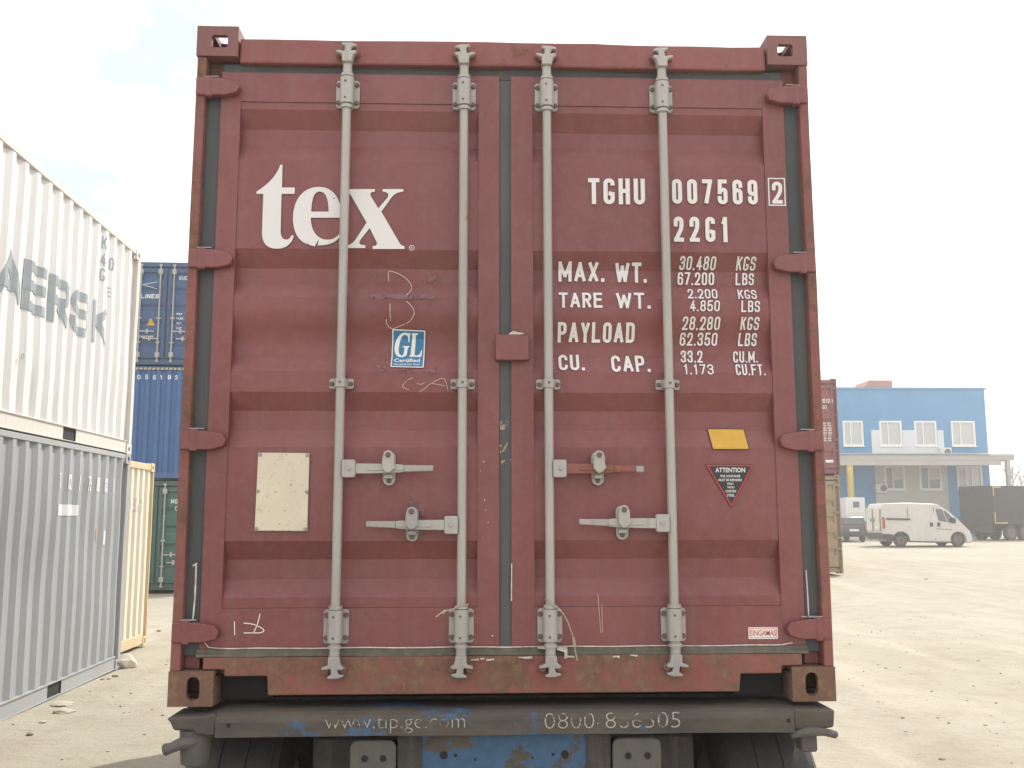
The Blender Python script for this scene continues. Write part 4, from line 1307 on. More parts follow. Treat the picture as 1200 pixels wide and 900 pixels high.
# ================================================================== stack on the left
A17 = R(1.7)
SP = on_ground(141, 783); SP.z = 0
SD = Vector((-math.sin(A17), math.cos(A17), 0)); SN = Vector((math.cos(A17), math.sin(A17), 0))
GREY_P = paint('grey_container_paint', (0.31, 0.333, 0.355), rust=0.14, rough=0.5, var=0.2, dirt=0.3, dirtcol=(0.30, 0.26, 0.2))
GREY_F = paint('grey_frame_paint', (0.33, 0.345, 0.35), rust=0.16, rough=0.55, var=0.15, dirt=0.2)
WHITE_P = paint('pale_container_paint', (0.66, 0.66, 0.64), rust=0.12, rough=0.5, var=0.1, dirt=0.2, fade=(0.7, 0.7, 0.68))
WHITE_F = paint('pale_frame_paint', (0.60, 0.58, 0.53), rust=0.14, rough=0.55, var=0.12, dirt=0.2)
CREAM_P = paint('cream_container_paint', (0.68, 0.63, 0.52), rust=0.05, rough=0.5, var=0.1, dirt=0.15)
CREAM_F = paint('cream_frame_paint', (0.58, 0.46, 0.28), rust=0.36, rough=0.6, var=0.2, dirt=0.25, rustcol=(0.22, 0.12, 0.05))
L20 = 6.058
PH_GREY, PH_WHITE = 0.054, 0.182
org = SP - SD * L20 - SN * 1.219
grey = container('blue grey container at the bottom of the left stack, standing on the dirt', (org.x, org.y, 0.006), A17, L20, 2.591, GREY_P, GREY_F, GREY_F, 'containers stacked in the yard', seed=2.0, dent=0.007, phase=PH_GREY)
white = container('pale off-white container with large dark letters, on top of the blue grey one', (org.x, org.y, 2.606), A17, L20, 2.591, WHITE_P, WHITE_F, WHITE_F, 'containers stacked in the yard', seed=4.0, dent=0.009, phase=PH_WHITE)
for c, pp, ff in ((grey, GREY_P, GREY_F), (white, WHITE_P, WHITE_F)): simple_doors(c, 2.591, pp, ff, GALV)
ZROWS = [0.158 + (2.591 - 0.062 - 0.158) * j / 10 for j in range(11)]
def side_map(ph, seed, dent, lift=0.004, ls=0.001):
    def f(a, b, l):
        t = (b - ZROWS[0]) / (ZROWS[1] - ZROWS[0]); j = math.floor(t); t -= j
        dn = lambda q: dent * 2 * noise.noise(Vector((a * 1.1 + seed, ZROWS[q] * 1.4, seed * 3.1)))
        return Vector((1.204 + corr(a + ph) + dn(j) * (1 - t) + dn(j + 1) * t + lift + l * ls, a, b))
    return f
SBG = [q - PH_GREY for q in corr_breaks(0, L20 + 0.2)]
SBW = [q - PH_WHITE for q in corr_breaks(0, L20 + 0.2)]
BIGLET = flat('dark_blue_grey_lettering', (0.27, 0.31, 0.33), 0.6, var=0.12)
L = Lettering()
for ch, s0, s1 in (('M', -4.47, -3.93), ('A', -3.86, -3.33), ('E', -3.27, -2.77), ('R', -2.70, -2.23), ('S', -2.13, -1.60), ('K', -1.52, -1.03)):
    w = s1 - s0
    L.text(ch, L20 + s0, 3.765 - 2.606, 0.485, w, 0.100, 0.0, 0.0, w)
L.build('side_lettering', BIGLET, white, side_map(PH_WHITE, 5.0, 0.009), SBW, axis=0, cross=ZROWS, split=True)
L = Lettering()
for ch, s, z in (('K', -1.30, 4.90), ('4', -1.30, 4.70), ('G', -1.30, 4.52), ('0', -1.02, 4.72)):
    L.text(ch, L20 + s, z - 2.606, 0.15, 0.07, 0.018, 0, 0, 0.07)
for k in range(3): L.grp += 1; L.stroke([(L20 - 1.03, 4.50 - 2.606 - k * 0.05), (L20 - 0.98, 4.50 - 2.606 - k * 0.05)], 0.012)
L.build('small_lettering', BIGLET, white, side_map(PH_WHITE, 5.0, 0.009), SBW, axis=0, cross=ZROWS, split=True)
m = MB(); p = (L20 - 3.26, 3.31 - 2.606)
m.lathe([(1.205, 0.018), (1.205, 0.03), (1.212, 0.03), (1.212, 0.018)], (0, p[0], p[1]), 'x', 16); m.build('vent_ring', GREY_F, white)
L = Lettering()
for s_, txt in ((-2.20, 'T'), (-1.942, 'CL'), (-1.65, '1'), (-1.386, '75'), (-1.108, '86'), (-0.83, '63'), (-0.54, '1')):
    L.text(txt, L20 + s_ - 0.012, 2.10, 0.165, 0.044, 0.020, 0.004, 0)
L.build('side_lettering', STICK_WHITE, grey, side_map(PH_GREY, 3.0, 0.007), SBG, axis=0, cross=ZROWS, split=True)
L = Lettering(); a, b = L20 - 2.21, L20 - 1.64
L.poly([(a, 1.83), (b, 1.83), (b, 1.945), (a, 1.945)]); L.build('white_label', STICK_WHITE, grey, side_map(PH_GREY, 3.0, 0.007), SBG, axis=0, cross=ZROWS)
L = Lettering(); L.poly([(L20 - 0.81, 1.50), (L20 - 0.73, 1.50), (L20 - 0.73, 1.66), (L20 - 0.81, 1.66)]); L.build('white_label', STICK_WHITE, grey, side_map(PH_GREY, 3.0, 0.007), SBG, axis=0, cross=ZROWS)
L = Lettering(); L.poly([(L20 - 1.06, 1.53), (L20 - 0.99, 1.53), (L20 - 0.99, 1.69), (L20 - 1.06, 1.69)]); L.build('orange_label', flat('faded_orange_label', (0.55, 0.30, 0.17), 0.6), grey, side_map(PH_GREY, 3.0, 0.007), SBG, axis=0, cross=ZROWS)

# cream container standing across, its blind end towards the truck
e_far = on_ground(172, 755)
e_mid = e_far - SD * 1.235
cream = container('cream yellow container standing crosswise behind the left stack', (e_mid.x, e_mid.y, 0.012), A17 + R(90), L20, 2.591, CREAM_P, CREAM_F, CREAM_F, 'containers stacked in the yard', blind=True, seed=7.0, pocket=False)
L = Lettering(); L.text('MSCU', -0.2, 1.92, 0.17, 0.13, 0.03, 0.05); L.text('7', 0.62, 1.92, 0.17, 0.13, 0.03, 0.05)
L.polys = []
L.poly([(0.20, 1.88), (0.78, 1.88), (0.78, 2.08), (0.20, 2.08)])
CB = corr_breaks(-1.1, 1.1, True)
L.build('white_label', worn_letters('worn_white_label', (0.66, 0.64, 0.58), 0.5, 0.6, 12), cream, lambda a, b, l: Vector((a, 0.024 - corr_end(a) - 0.004, b)), CB, axis=0)

# ================================================================== stack far left: green, blue, blue
GREEN_P = paint('green_container_paint', (0.030, 0.105, 0.088), rust=0.05, rough=0.5, var=0.2, dirt=0.12)
GREEN_F = paint('green_frame_paint', (0.030, 0.09, 0.078), rust=0.2, rough=0.55, var=0.2, dirt=0.25)
BLUE_P = paint('blue_container_paint', (0.030, 0.105, 0.27), rust=0.03, rough=0.5, var=0.15, dirt=0.08)
BLUE_F = paint('blue_frame_paint', (0.04, 0.11, 0.24), rust=0.12, rough=0.55, var=0.15, dirt=0.15)
NAVY_P = paint('dull_blue_container_paint', (0.028, 0.080, 0.19), rust=0.04, rough=0.5, var=0.2, dirt=0.12)
NAVY_F = paint('dull_blue_frame_paint', (0.028, 0.080, 0.175), rust=0.1, rough=0.55, var=0.2, dirt=0.15)
YF = 19.8
gc = on_y(180, 690, YF)
zg = gh(gc.x, YF) + 0.05
green = container('dark green container at the bottom of the far stack, in shadow on the dirt', (gc.x, YF, zg), A17, 12.19, 2.591, GREEN_P, GREEN_F, GREEN_F, 'containers stacked in the yard', seed=11)
simple_doors(green, 2.591, GREEN_P, GREEN_F, GALV)
L = Lettering(); L.text('MOTU', 0.30, 2.03, 0.105, 0.055, 0.014, 0.020); L.text('031', 0.40, 1.86, 0.105, 0.055, 0.014, 0.020)
L.text('243', 0.68, 1.86, 0.105, 0.055, 0.014, 0.020); L.text('45G1', 0.68, 1.70, 0.105, 0.055, 0.014, 0.020)
for k in range(4): L.text('30480', 0.68, 1.35 - k * 0.14, 0.07, 0.035, 0.011, 0.012)
L.build('lettering', STICK_WHITE, green, end_map(door_profile(std_valleys(2.591))[0], 0.006, 0.001), door_profile(std_valleys(2.591))[1], split=True)
blue = container('bright blue container with ribbed end wall, middle of the far stack', (gc.x - 0.42, YF - 0.03, zg + 2.606), A17, 12.19, 2.70, BLUE_P, BLUE_F, BLUE_F, 'containers stacked in the yard', blind=True, seed=13)
L = Lettering(); L.text('SUDU', -0.95, 2.28, 0.11, 0.07, 0.018, 0.06); L.polys = []
for s_, x in (('S', -0.27), ('0', -0.06), ('5', 0.12), ('6', 0.30), ('1', 0.47), ('9', 0.66), ('3', 0.82), ('4', 1.0), ('8', 1.1)): L.text(s_, x - 0.14, 2.38, 0.11, 0.075, 0.02, 0)
L.build('lettering', STICK_WHITE, blue, lambda a, b, l: Vector((a, 0.024 - corr_end(a) - 0.006 - 0.001 * l, b)), CB, axis=0, split=True)
L = Lettering()
x = -1.05
while x < 0.95: L.poly([(x, 2.614), (x + 0.05, 2.614), (x + 0.075, 2.66), (x + 0.025, 2.66)]); x += 0.1
L.build('hazard_stripe', flat('hazard_yellow', (0.60, 0.42, 0.12), 0.6), blue, lambda a, b, l: Vector((a, 0.003, b)))
navy = container('dull blue container with white door rods, topmost of the far stack', (gc.x - 0.03, YF + 0.04, zg + 5.321), A17, 12.19, 2.591, NAVY_P, NAVY_F, NAVY_F, 'containers stacked in the yard', seed=17)
simple_doors(navy, 2.591, NAVY_P, NAVY_F, GALV)
nf, nz = door_profile(std_valleys(2.591))
L = Lettering()
L.text('SZLU', 0.26, 2.14, 0.10, 0.05, 0.014, 0.018) if False else L.text('SUDU', 0.26, 2.13, 0.10, 0.055, 0.014, 0.02)
L.text('8155', 0.70, 2.13, 0.10, 0.055, 0.014, 0.02); L.text('45G1', 0.72, 1.98, 0.10, 0.055, 0.014, 0.02)
for k in range(4):
    L.text(('MAX', 'TARE', 'NET', 'CUB')[k] if k != 3 else 'CAP', 0.25, 1.26 - k * 0.115, 0.05, 0.03, 0.01, 0.012)
    L.text(('30480', '3900', '26580', '76.3')[k], 0.70, 1.28 - k * 0.115, 0.045, 0.03, 0.01, 0.012); L.text(('67200', '8600', '58600', '2694')[k], 0.70, 1.225 - k * 0.115, 0.045, 0.03, 0.01, 0.012)
L.text('LINES', -0.62, 1.66, 0.11, 0.08, 0.022, 0.02); L.stroke([(-0.25, 2.07), (-0.6, 2.0)], 0.012); L.stroke([(-0.6, 2.0), (-0.25, 1.90)], 0.012)
L.text('CAUTION', -0.62, 0.63 + 0.06, 0.05, 0.04, 0.012, 0.012)
L.build('lettering', STICK_WHITE, navy, end_map(nf, 0.006, 0.001), nz, split=True)
L = Lettering(); L.poly([(-0.46, 1.0), (-0.26, 1.0), (-0.36, 1.18)]); L.build('warning_triangle', STICK_YELLOW, navy, end_map(nf, 0.006, 0.001), nz)

# ================================================================== stack on the right
BROWN_P = paint('brown_red_container_paint', (0.21, 0.060, 0.055), rust=0.06, rough=0.5, var=0.2, dirt=0.15)
BROWN_F = paint('brown_red_frame_paint', (0.19, 0.06, 0.055), rust=0.3, rough=0.55, var=0.2, dirt=0.25)
SAND_P = paint('sand_container_paint', (0.30, 0.22, 0.125), rust=0.10, rough=0.6, var=0.25, dirt=0.35)
SAND_F = paint('sand_frame_paint', (0.26, 0.19, 0.11), rust=0.35, rough=0.6, var=0.25, dirt=0.35)
YR = 25.3
rb = on_y(989.5, 672, YR)
zr = rb.z
sand = container('weathered sand coloured container on the dirt, lower one of the right stack', (rb.x - 1.225, YR, zr), A17, 12.19, 2.896, SAND_P, SAND_F, SAND_F, 'containers stacked in the yard', blind=False, seed=21)
simple_doors(sand, 2.896, SAND_P, SAND_F, SAND_F)
brown = container('brown red container with white numbers, upper one of the right stack', (rb.x - 1.225 + 0.05, YR, zr + 2.915), A17, 12.19, 2.896, BROWN_P, BROWN_F, BROWN_F, 'containers stacked in the yard', seed=23)
simple_doors(brown, 2.896, BROWN_P, BROWN_F, GALV)
hf, hz_ = door_profile(std_valleys(2.896))
L = Lettering()
L.text('TCNU', 0.14, 2.12, 0.12, 0.07, 0.02, 0.02); L.text('482010', 0.55, 2.16, 0.13, 0.062, 0.018, 0.018); L.text('5', 1.06, 2.16, 0.13, 0.06, 0.018, 0); L.text('45G1', 0.62, 1.98, 0.12, 0.062, 0.018, 0.018)
for k in range(4): L.text('30480', 0.66, 1.52 - k * 0.15, 0.055, 0.03, 0.011, 0.01); L.text('67200', 0.66, 1.45 - k * 0.15, 0.055, 0.03, 0.011, 0.01); L.text('KGS', 0.90, 1.52 - k * 0.15, 0.055, 0.03, 0.011, 0.01); L.text('LBS', 0.90, 1.45 - k * 0.15, 0.055, 0.03, 0.011, 0.01)
L.polys = [q for q in L.polys if q[0][0].x < 1.1]
L.build('lettering', STICK_WHITE, brown, end_map(hf, 0.006, 0.001), hz_, split=True)
L = Lettering(); L.poly([(0.78, 0.36), (1.02, 0.36), (1.02, 0.44), (0.78, 0.44)]); L.build('white_label', STICK_WHITE, brown, lambda a, b, l: Vector((a, 0.022, b)))

# ================================================================== blue office building
YB = 62.3
BLDG_Z = gh(0, YB) - 0.05
bld = empty('office_building', (25.0, YB, BLDG_Z), 0, 'blue two storey office building with white windows and a flat porch roof', 'building')
def bx_(u): return 25.10 + (u - 988) * 0.0593 - 25.0
def bz_(v): return 8.348 - (v - 494) * 0.0586 - BLDG_Z
WALL_BLUE = paint('blue_wall_paint', (0.055, 0.245, 0.47), rust=0.0, rough=0.7, var=0.12, dirt=0.08)
WALL_WHITE = paint('white_wall_panel', (0.62, 0.66, 0.68), rust=0.0, rough=0.7, var=0.08, dirt=0.1)
WALL_GREY = paint('grey_rendered_wall', (0.49, 0.48, 0.45), rust=0.0, rough=0.85, var=0.12, dirt=0.2)
PVC = flat('white_window_plastic', (0.75, 0.75, 0.73), 0.5, var=0.05)
PANE = glass('window_pane', (0.46, 0.47, 0.47), 0.15)
PANE_DARK = glass('dark_window_pane', (0.12, 0.14, 0.15), 0.1)
CURTAIN = flat('curtain_cloth', (0.55, 0.54, 0.50), 0.8, var=0.15)
TOPB = 10.60 - BLDG_Z
X0b, X1b = -6.0, 10.12
win_up = [(bx_(988), bx_(1010)), (bx_(1031), bx_(1055.5)), (bx_(1072), bx_(1096.5)), (bx_(1115.5), bx_(1142))]
win_dn = [(bx_(1034), bx_(1056)), (bx_(1075), bx_(1099)), (bx_(1119), bx_(1147))]
zu0, zu1 = bz_(522), bz_(494); zd0, zd1 = bz_(573), bz_(547)
zcan = bz_(540)
ext = [(-4.6, -3.1), (-2.4, -0.9)]
rect = lambda a, b, c, d: [(a, c), (b, c), (b, d), (a, d)]
m = MB(); m.plate(rect(X0b, X1b, zcan, TOPB), [rect(a, b, zu0, zu1) for a, b in win_up + ext], 0, 0.3, 'y')
xg0, xg1 = bx_(1022), bx_(1107)
m.plate(rect(X0b, xg0, 0, zcan), [], 0, 0.3, 'y'); m.plate(rect(xg1, X1b, 0, zcan), [rect(*win_dn[2], zd0, zd1)], 0, 0.3, 'y')
m.box(X0b, X0b + 0.3, 0.3, 14, 0, TOPB); m.box(X1b - 0.3, X1b, 0.3, 14, 0, TOPB); m.box(X0b, X1b, 14, 14.3, 0, TOPB)
m.build('wall', WALL_BLUE, bld, smooth=False)
m = MB(); m.plate(rect(xg0 + .002, xg1 - .002, 0, zcan - .002), [rect(a, b, zd0, zd1) for a, b in win_dn[:2]], -0.02, 0.28, 'y')
m.build('lower_wall', WALL_GREY, bld, smooth=False)
w1, w2 = win_up[1], win_up[2]
zp0, zp1 = bz_(536), bz_(504)
m = MB(); m.prism([(bx_(1020), zp0), (bx_(1105), zp0), (bx_(1105), zp1), (w2[1] + .07, zp1), (w2[1] + .07, zu0 - .07), (w2[0] - .07, zu0 - .07), (w2[0] - .07, zp1), (w1[1] + .07, zp1), (w1[1] + .07, zu0 - .07), (w1[0] - .07, zu0 - .07), (w1[0] - .07, zp1), (bx_(1020), zp1)], -0.06, -0.003, 'y')
m.build('wall_panel', WALL_WHITE, bld, smooth=False)
m = MB(); m.box(X0b - 0.1, X1b + 0.1, -0.1, 14.4, TOPB, TOPB + 0.12); m.build('roof', WALL_BLUE, bld)
def window(a, b, c, d, mull, pane, curtain=None):
    m = MB(); t = 0.07
    m.plate(rect(a - .05, b + .05, c - .05, d + .05), [rect(a + t, b - t, c + t, d - t)], -0.035, 0.06, 'y')
    for k in mull: x = a + (b - a) * k; m.box(x - 0.035, x + 0.035, -0.02, 0.05, c + t, d - t)
    f = m.build('window', PVC, bld, smooth=False)
    m = MB(); m.box(a + t, b - t, 0.052, 0.06, c + t, d - t); m.build('pane', pane, f)
    m = MB(); m.box(a - 0.08, b + 0.08, -0.14, -0.036, c - 0.1, c - 0.052); m.build('sill', PVC, f)
for a, b in win_up + ext: window(a, b, zu0, zu1, (0.38,), PANE)
for i, (a, b) in enumerate(win_dn): window(a, b, zd0, zd1, (0.4,) if i < 2 else (0.35, 0.6), PANE if i == 2 else PANE_DARK)
for i in (0, 1):
    a, b = win_dn[i]; m = MB(); m.box(a + (b - a) * 0.46, b - 0.08, 0.048, 0.0515, zd0 + 0.65, zd1 - 0.08); m.build('blind', CURTAIN, bld)
# porch roof on posts
PORCH = paint('porch_steel', (0.42, 0.41, 0.38), rust=0.03, rough=0.6, var=0.1, dirt=0.15)
zc0, zc1 = 5.50 - BLDG_Z, 5.86 - BLDG_Z
xc1 = on_y(1190, 537, YB - 3.3).x - 25.0
m = MB(); V, F = [], []
n = int((xc1 + 6.0) / 0.11)
for i in range(n + 1):
    x = -6.0 + (xc1 + 6.0) * i / n; dz = 0.07 * (i % 2)
    V += [(x, -3.3, zc1 + dz), (x, -0.12, zc1 + 0.25 + dz)]
for i in range(n): F.append((2 * i, 2 * i + 2, 2 * i + 3, 2 * i + 1))
m.add(V, F); m.build('porch_roof', PORCH, bld, smooth=False)
m = MB(); m.box(-6.0, xc1, -3.2, -3.05, zc0, zc1 - 0.01); m.box(-6.0, xc1 - .1, -0.30, -0.15, zc0, zc1 + 0.2); m.box(xc1 - 0.2, xc1 - 0.05, -3.05, -0.30, zc0, zc1); 
m.box(-6.0, xc1 - 0.9, -3.18, -3.07, zc0 - 0.32, zc0 - 0.002); m.build('porch_beam', PORCH, bld)
YEL = paint('yellow_post_paint', (0.58, 0.42, 0.10), rust=0.02, rough=0.6)
for u, mt, w in ((997, YEL, 0.34), (1183, PORCH, 0.26)):
    x = on_y(u, 560, YB - 3.2).x - 25.0; m = MB(); m.box(x - w / 2, x + w / 2, -3.2, -3.05 + 0.1, -0.2, zc0 - (0.33 if u < 1100 else 0.002)); m.build('porch_post', mt, bld, smooth=False)
# rusty tank cabin on the roof
m = MB(); a, b = bx_(1022) * 1.03, bx_(1058) * 1.03
m.prism([(a, TOPB + 0.12), (b, TOPB + 0.12), (b, TOPB + 0.85), (a + 0.55, TOPB + 0.85), (a + 0.2, TOPB + 0.4)], 1.6, 4.0, 'y')
m.build('roof_cabin', paint('rusty_roof_sheet', (0.42, 0.16, 0.12), rust=0.2, rough=0.7), bld, smooth=False)
ACW = flat('air_conditioner_white', (0.62, 0.62, 0.6), 0.5)
for u, v, y in ((1104, 530, -0.06), (1027, 572, -0.02)):
    x, z = bx_(u), bz_(v)
    m = MB(); m.box(x - 0.4, x + 0.4, y - 0.32, y - 0.002, z - 0.3, z + 0.3); ac = m.build('air_conditioner', ACW, bld, bevel=0.02)
    m = MB(); m.lathe([(y - 0.325, 0.02), (y - 0.325, 0.22), (y - 0.335, 0.22), (y - 0.335, 0.02)], (x + 0.12, 0, z), 'y', 20); m.build('fan_grille', flat('dark_grille', (0.10, 0.10, 0.1), 0.6), ac)

# white kiosk under the porch
kx = on_y(1003, 600, 57.5)
kk = empty('kiosk', (kx.x, 57.5, gh(0, 57.5) - 0.03), 0, 'white cabinet kiosk with a small dark screen under the porch', 'kiosk')
m = MB(); m.box(-0.62, 0.62, 0, 1.0, 0.0, 2.62); m.build('cabinet', flat('white_cabinet_paint', (0.68, 0.68, 0.67), 0.5, var=0.06), kk, bevel=0.05, seg=2)
m = MB(); m.box(-0.16, 0.24, -0.02, -0.001, 2.0, 2.36); m.build('screen', glass('kiosk_screen', (0.05, 0.09, 0.14)), kk)
m = MB(); m.box(-0.5, 0.5, -0.012, -0.001, 0.25, 1.7); m.build('door_panel', flat('white_cabinet_door', (0.6, 0.6, 0.6), 0.5, var=0.06), kk, bevel=0.01)

# ================================================================== vehicles
def wheel(parent, x, y, r, w, sy):
    m = MB()
    a, b = y - w / 2, y + w / 2
    m.lathe([(a + .02, r * 0.62), (a, r * .75), (a + .015, r * .95), (a + .04, r), (b - .04, r), (b - .015, r * .95), (b, r * .75), (b - .02, r * .62)], (x, 0, r), 'y', 28)
    t = m.build('wheel', TYRE, parent)
    m = MB(); o = a if sy < 0 else b
    m.lathe([(o - sy * .06, 0.02), (o - sy * .02, 0.05), (o - sy * .03, r * .3), (o - sy * .012, r * .55), (o - sy * .02, r * .63), (o - sy * .1, r * .63), (o - sy * .1, 0.02)], (x, 0, r), 'y', 24)
    m.build('rim', RIM_D, t)
def arch(cx, r, z, n=10, rev=False):
    h = math.sqrt(max(r * r - (z - r * 0.9) ** 2, 0.01))
    a0 = math.atan2(z - r * 0.92, h)
    P = [(cx + r * math.cos(math.pi - a0 - (math.pi - 2 * a0) * i / n), r * 0.92 + r * math.sin(math.pi - a0 - (math.pi - 2 * a0) * i / n)) for i in range(n + 1)]
    return P
def body_from_profile(prof, halfw, belt, top, tuck):
    """side profile extruded across, sides leaning in above the belt line"""
    m = MB(); n = len(prof)
    V = []
    for s in (-1, 1):
        for x, z in prof:
            k = max(0.0, min(1.0, (z - belt) / (top - belt)))
            V.append((x, s * (halfw - tuck * k * k), z))
    F = [tuple(range(n)), tuple(range(2 * n - 1, n - 1, -1))] + [(i, i + n, (i + 1) % n + n, (i + 1) % n) for i in range(n)]
    m.add(V, F)
    return m
def refine(m, name, mat, parent, bev, belt, top, hw, tuck):
    o = m.build(name, mat, parent, bevel=bev, seg=3, angle=40)
    return o
VAN_W = paint('white_van_paint', (0.56, 0.54, 0.50), rust=0.0, rough=0.35, var=0.12, dirt=0.35, bump=0.0)
GLASSV = glass('van_glass', (0.06, 0.075, 0.085), 0.05)
TRIMB = flat('black_trim', (0.035, 0.035, 0.038), 0.6)
TAIL = flat('red_lamp', (0.42, 0.02, 0.02), 0.3)
AMB = flat('clear_lamp', (0.6, 0.6, 0.58), 0.2)
vl = on_ground(1050, 643); vr = on_ground(1125, 643)
vy = 46.2
v0 = on_y(1035.5, 640, vy - 0.99); v1 = on_y(1140.5, 640, vy - 0.99)
VL = v1.x - v0.x
van = empty('parked_van', (v0.x, vy, gh(0, vy) - 0.012), R(0), 'white panel van parked side-on before the blue building', 'van')
def vs_x(px): return (px - 272) / (652 - 272) * VL                 # crop pixels to metres along the van
HW = 0.99
VH = 2.20
def vs_z(py): return (768 - py) / (768 - 580) * VH
prof = [(vs_x(272), vs_z(728)), (vs_x(270), vs_z(640)), (vs_x(276), vs_z(590)), (vs_x(284), vs_z(582)), (vs_x(380), vs_z(580)), (vs_x(500), vs_z(584)), (vs_x(520), vs_z(590)), (vs_x(560), vs_z(618)), (vs_x(600), vs_z(656)), (vs_x(625), vs_z(682)), (vs_x(640), vs_z(698)), (vs_x(650), vs_z(720)), (vs_x(652), vs_z(742)), (vs_x(640), vs_z(752))]
rw = 0.335
bz0 = vs_z(748)
prof += list(reversed(arch(vs_x(592), rw * 1.16, bz0))) + list(reversed(arch(vs_x(348), rw * 1.16, bz0))) + [(vs_x(290), vs_z(742))]
m = body_from_profile(prof, HW, 1.0, 2.2, 0.12)
m.build('body', VAN_W, van, bevel=0.05, seg=3, angle=40)
wheel(van, vs_x(592), -HW + 0.13, rw, 0.22, -1); wheel(van, vs_x(348), -HW + 0.13, rw, 0.22, -1)
wheel(van, vs_x(592), HW - 0.13, rw, 0.22, 1); wheel(van, vs_x(348), HW - 0.13, rw, 0.22, 1)
def side_y(z, extra=0.012):
    k = max(0.0, min(1.0, (z - 1.0) / 1.2)); return HW - 0.12 * k * k + extra
for s in (-1, 1):
    def sidepatch(name, pts, mat, d=0.01):
        mm = MB(); n = len(pts)
        V = [(x, s * side_y(z, 0.002), z) for x, z in pts] + [(x, s * side_y(z, 0.002 + d), z) for x, z in pts]
        mm.add(V, [tuple(range(n)), tuple(range(2 * n - 1, n - 1, -1))] + [(i, (i + 1) % n, (i + 1) % n + n, i + n) for i in range(n)])
        return mm.build(name, mat, van, smooth=False)
    V_ = lambda L_: [(vs_x(a), vs_z(b)) for a, b in L_]
    sidepatch('window', V_([(504, 606), (530, 608), (546, 662), (512, 656)]), GLASSV); sidepatch('window', V_([(536, 612), (548, 618), (578, 652), (574, 666), (552, 663)]), GLASSV)
    sidepatch('side_rail', V_([(290, 645), (392, 647), (392, 654), (290, 652)]), TRIMB)
    sidepatch('door_handle', V_([(474, 664), (486, 665), (486, 681), (474, 680)]), TRIMB, 0.03); sidepatch('door_handle', V_([(505, 664), (517, 665), (517, 682), (505, 680)]), TRIMB, 0.03)
    sidepatch('tail_light', V_([(272, 640), (280, 640), (283, 665), (282, 690), (273, 690)]), TAIL, 0.03)
    sidepatch('rub_strip', V_([(378, 742), (560, 746), (560, 752), (378, 748)]), TRIMB, 0.03)
    for gx in (382, 494):
        sidepatch('panel_gap', V_([(gx, 600), (gx + 2.2, 600), (gx + 2.2, 738), (gx, 738)]), TRIMB, 0.003)
    sidepatch('panel_gap', V_([(500, 690), (570, 694), (570, 696), (500, 692)]), TRIMB, 0.003)
    sidepatch('wheel_arch_trim', V_([(310, 742), (318, 716), (336, 704), (360, 704), (378, 716), (386, 742), (380, 742), (373, 720), (358, 709), (338, 709), (323, 720), (316, 742)]), TRIMB, 0.02)
    sidepatch('rear_bumper', V_([(272, 712), (312, 714), (316, 742), (290, 744), (272, 730)]), TRIMB, 0.03)
    mm = MB(); x, z = vs_x(572), vs_z(656); mm.box(x - 0.1, x + 0.08, s * (HW - 0.02) if s > 0 else -HW - 0.2, HW + 0.2 if s > 0 else -(HW - 0.02), z - 0.12, z + 0.14); mm.build('mirror', TRIMB, van, bevel=0.04)
m = MB(); m.box(vs_x(268), vs_x(272), -HW + 0.03, HW - 0.03, vs_z(735), vs_z(708)); m.build('rear_bumper', TRIMB, van, bevel=0.01)
for s in (-1, 1):
    m = MB(); m.box(vs_x(264.5), vs_x(268), min(s * 0.1, s * 0.82), max(s * 0.1, s * 0.82), vs_z(700), vs_z(600)); d_ = m.build('rear_door', VAN_W, van, bevel=0.01)
    m = MB(); m.box(vs_x(263), vs_x(264.3), s * 0.2 - 0.04, s * 0.2 + 0.04, vs_z(662), vs_z(645)); m.build('handle', TRIMB, d_)
m = MB(); m.box(vs_x(263), vs_x(264.3), -0.75, -0.3, vs_z(690), vs_z(680)); m.build('number_plate', STICK_WHITE, van)
m = MB()
wy = 0.78
A = (vs_x(526), vs_z(592)); B = (vs_x(598), vs_z(650))
dn = Vector((B[1] - A[1], 0, -(B[0] - A[0]))).normalized() * -0.02
V = [(A[0] + dn.x, -wy, A[1] + dn.z), (A[0] + dn.x, wy, A[1] + dn.z), (B[0] + dn.x, wy + .1, B[1] + dn.z), (B[0] + dn.x, -wy - .1, B[1] + dn.z)]
V2 = [(a - dn.x * .7, b, c - dn.z * .7) for a, b, c in V]
m.add(V + V2, [(0, 1, 2, 3), (7, 6, 5, 4), (0, 4, 5, 1), (1, 5, 6, 2), (2, 6, 7, 3), (3, 7, 4, 0)]); m.build('windscreen', GLASSV, van, smooth=False)
for s in (-1, 1):
    m = MB(); m.box(vs_x(632), vs_x(647), s * 0.78 - 0.14, s * 0.78 + 0.14, vs_z(716), vs_z(700)); m.build('headlight', AMB, van, bevel=0.03)
m = MB(); m.box(vs_x(640), vs_x(655), -0.88, 0.88, vs_z(750), vs_z(722)); m.build('front_bumper', TRIMB, van, bevel=0.06, seg=2)

# dark hatchback seen from behind, half hidden by the stack and the van
cy_ = 52.5
cxx = on_y(1001, 625, cy_)
DARK_CAR = paint('dark_grey_car_paint', (0.055, 0.058, 0.065), rust=0.0, rough=0.3, var=0.1, dirt=0.2, bump=0.0)
car = empty('parked_car', (cxx.x, cy_, gh(0, cy_) - 0.012), R(90), 'dark grey hatchback seen from behind between the right stack and the van', 'car')
prof = [(0.06, 0.32), (0.0, 0.6), (0.06, 0.95), (0.32, 1.42), (0.6, 1.50), (1.9, 1.50), (2.75, 0.98), (3.7, 0.86), (3.98, 0.68), (4.0, 0.35), (3.9, 0.28)]
prof += list(reversed(arch(3.2, 0.36, 0.28))) + list(reversed(arch(0.75, 0.36, 0.28)))
m = body_from_profile(prof, 0.86, 0.85, 1.5, 0.18); m.build('body', DARK_CAR, car, bevel=0.05, seg=3, angle=40)
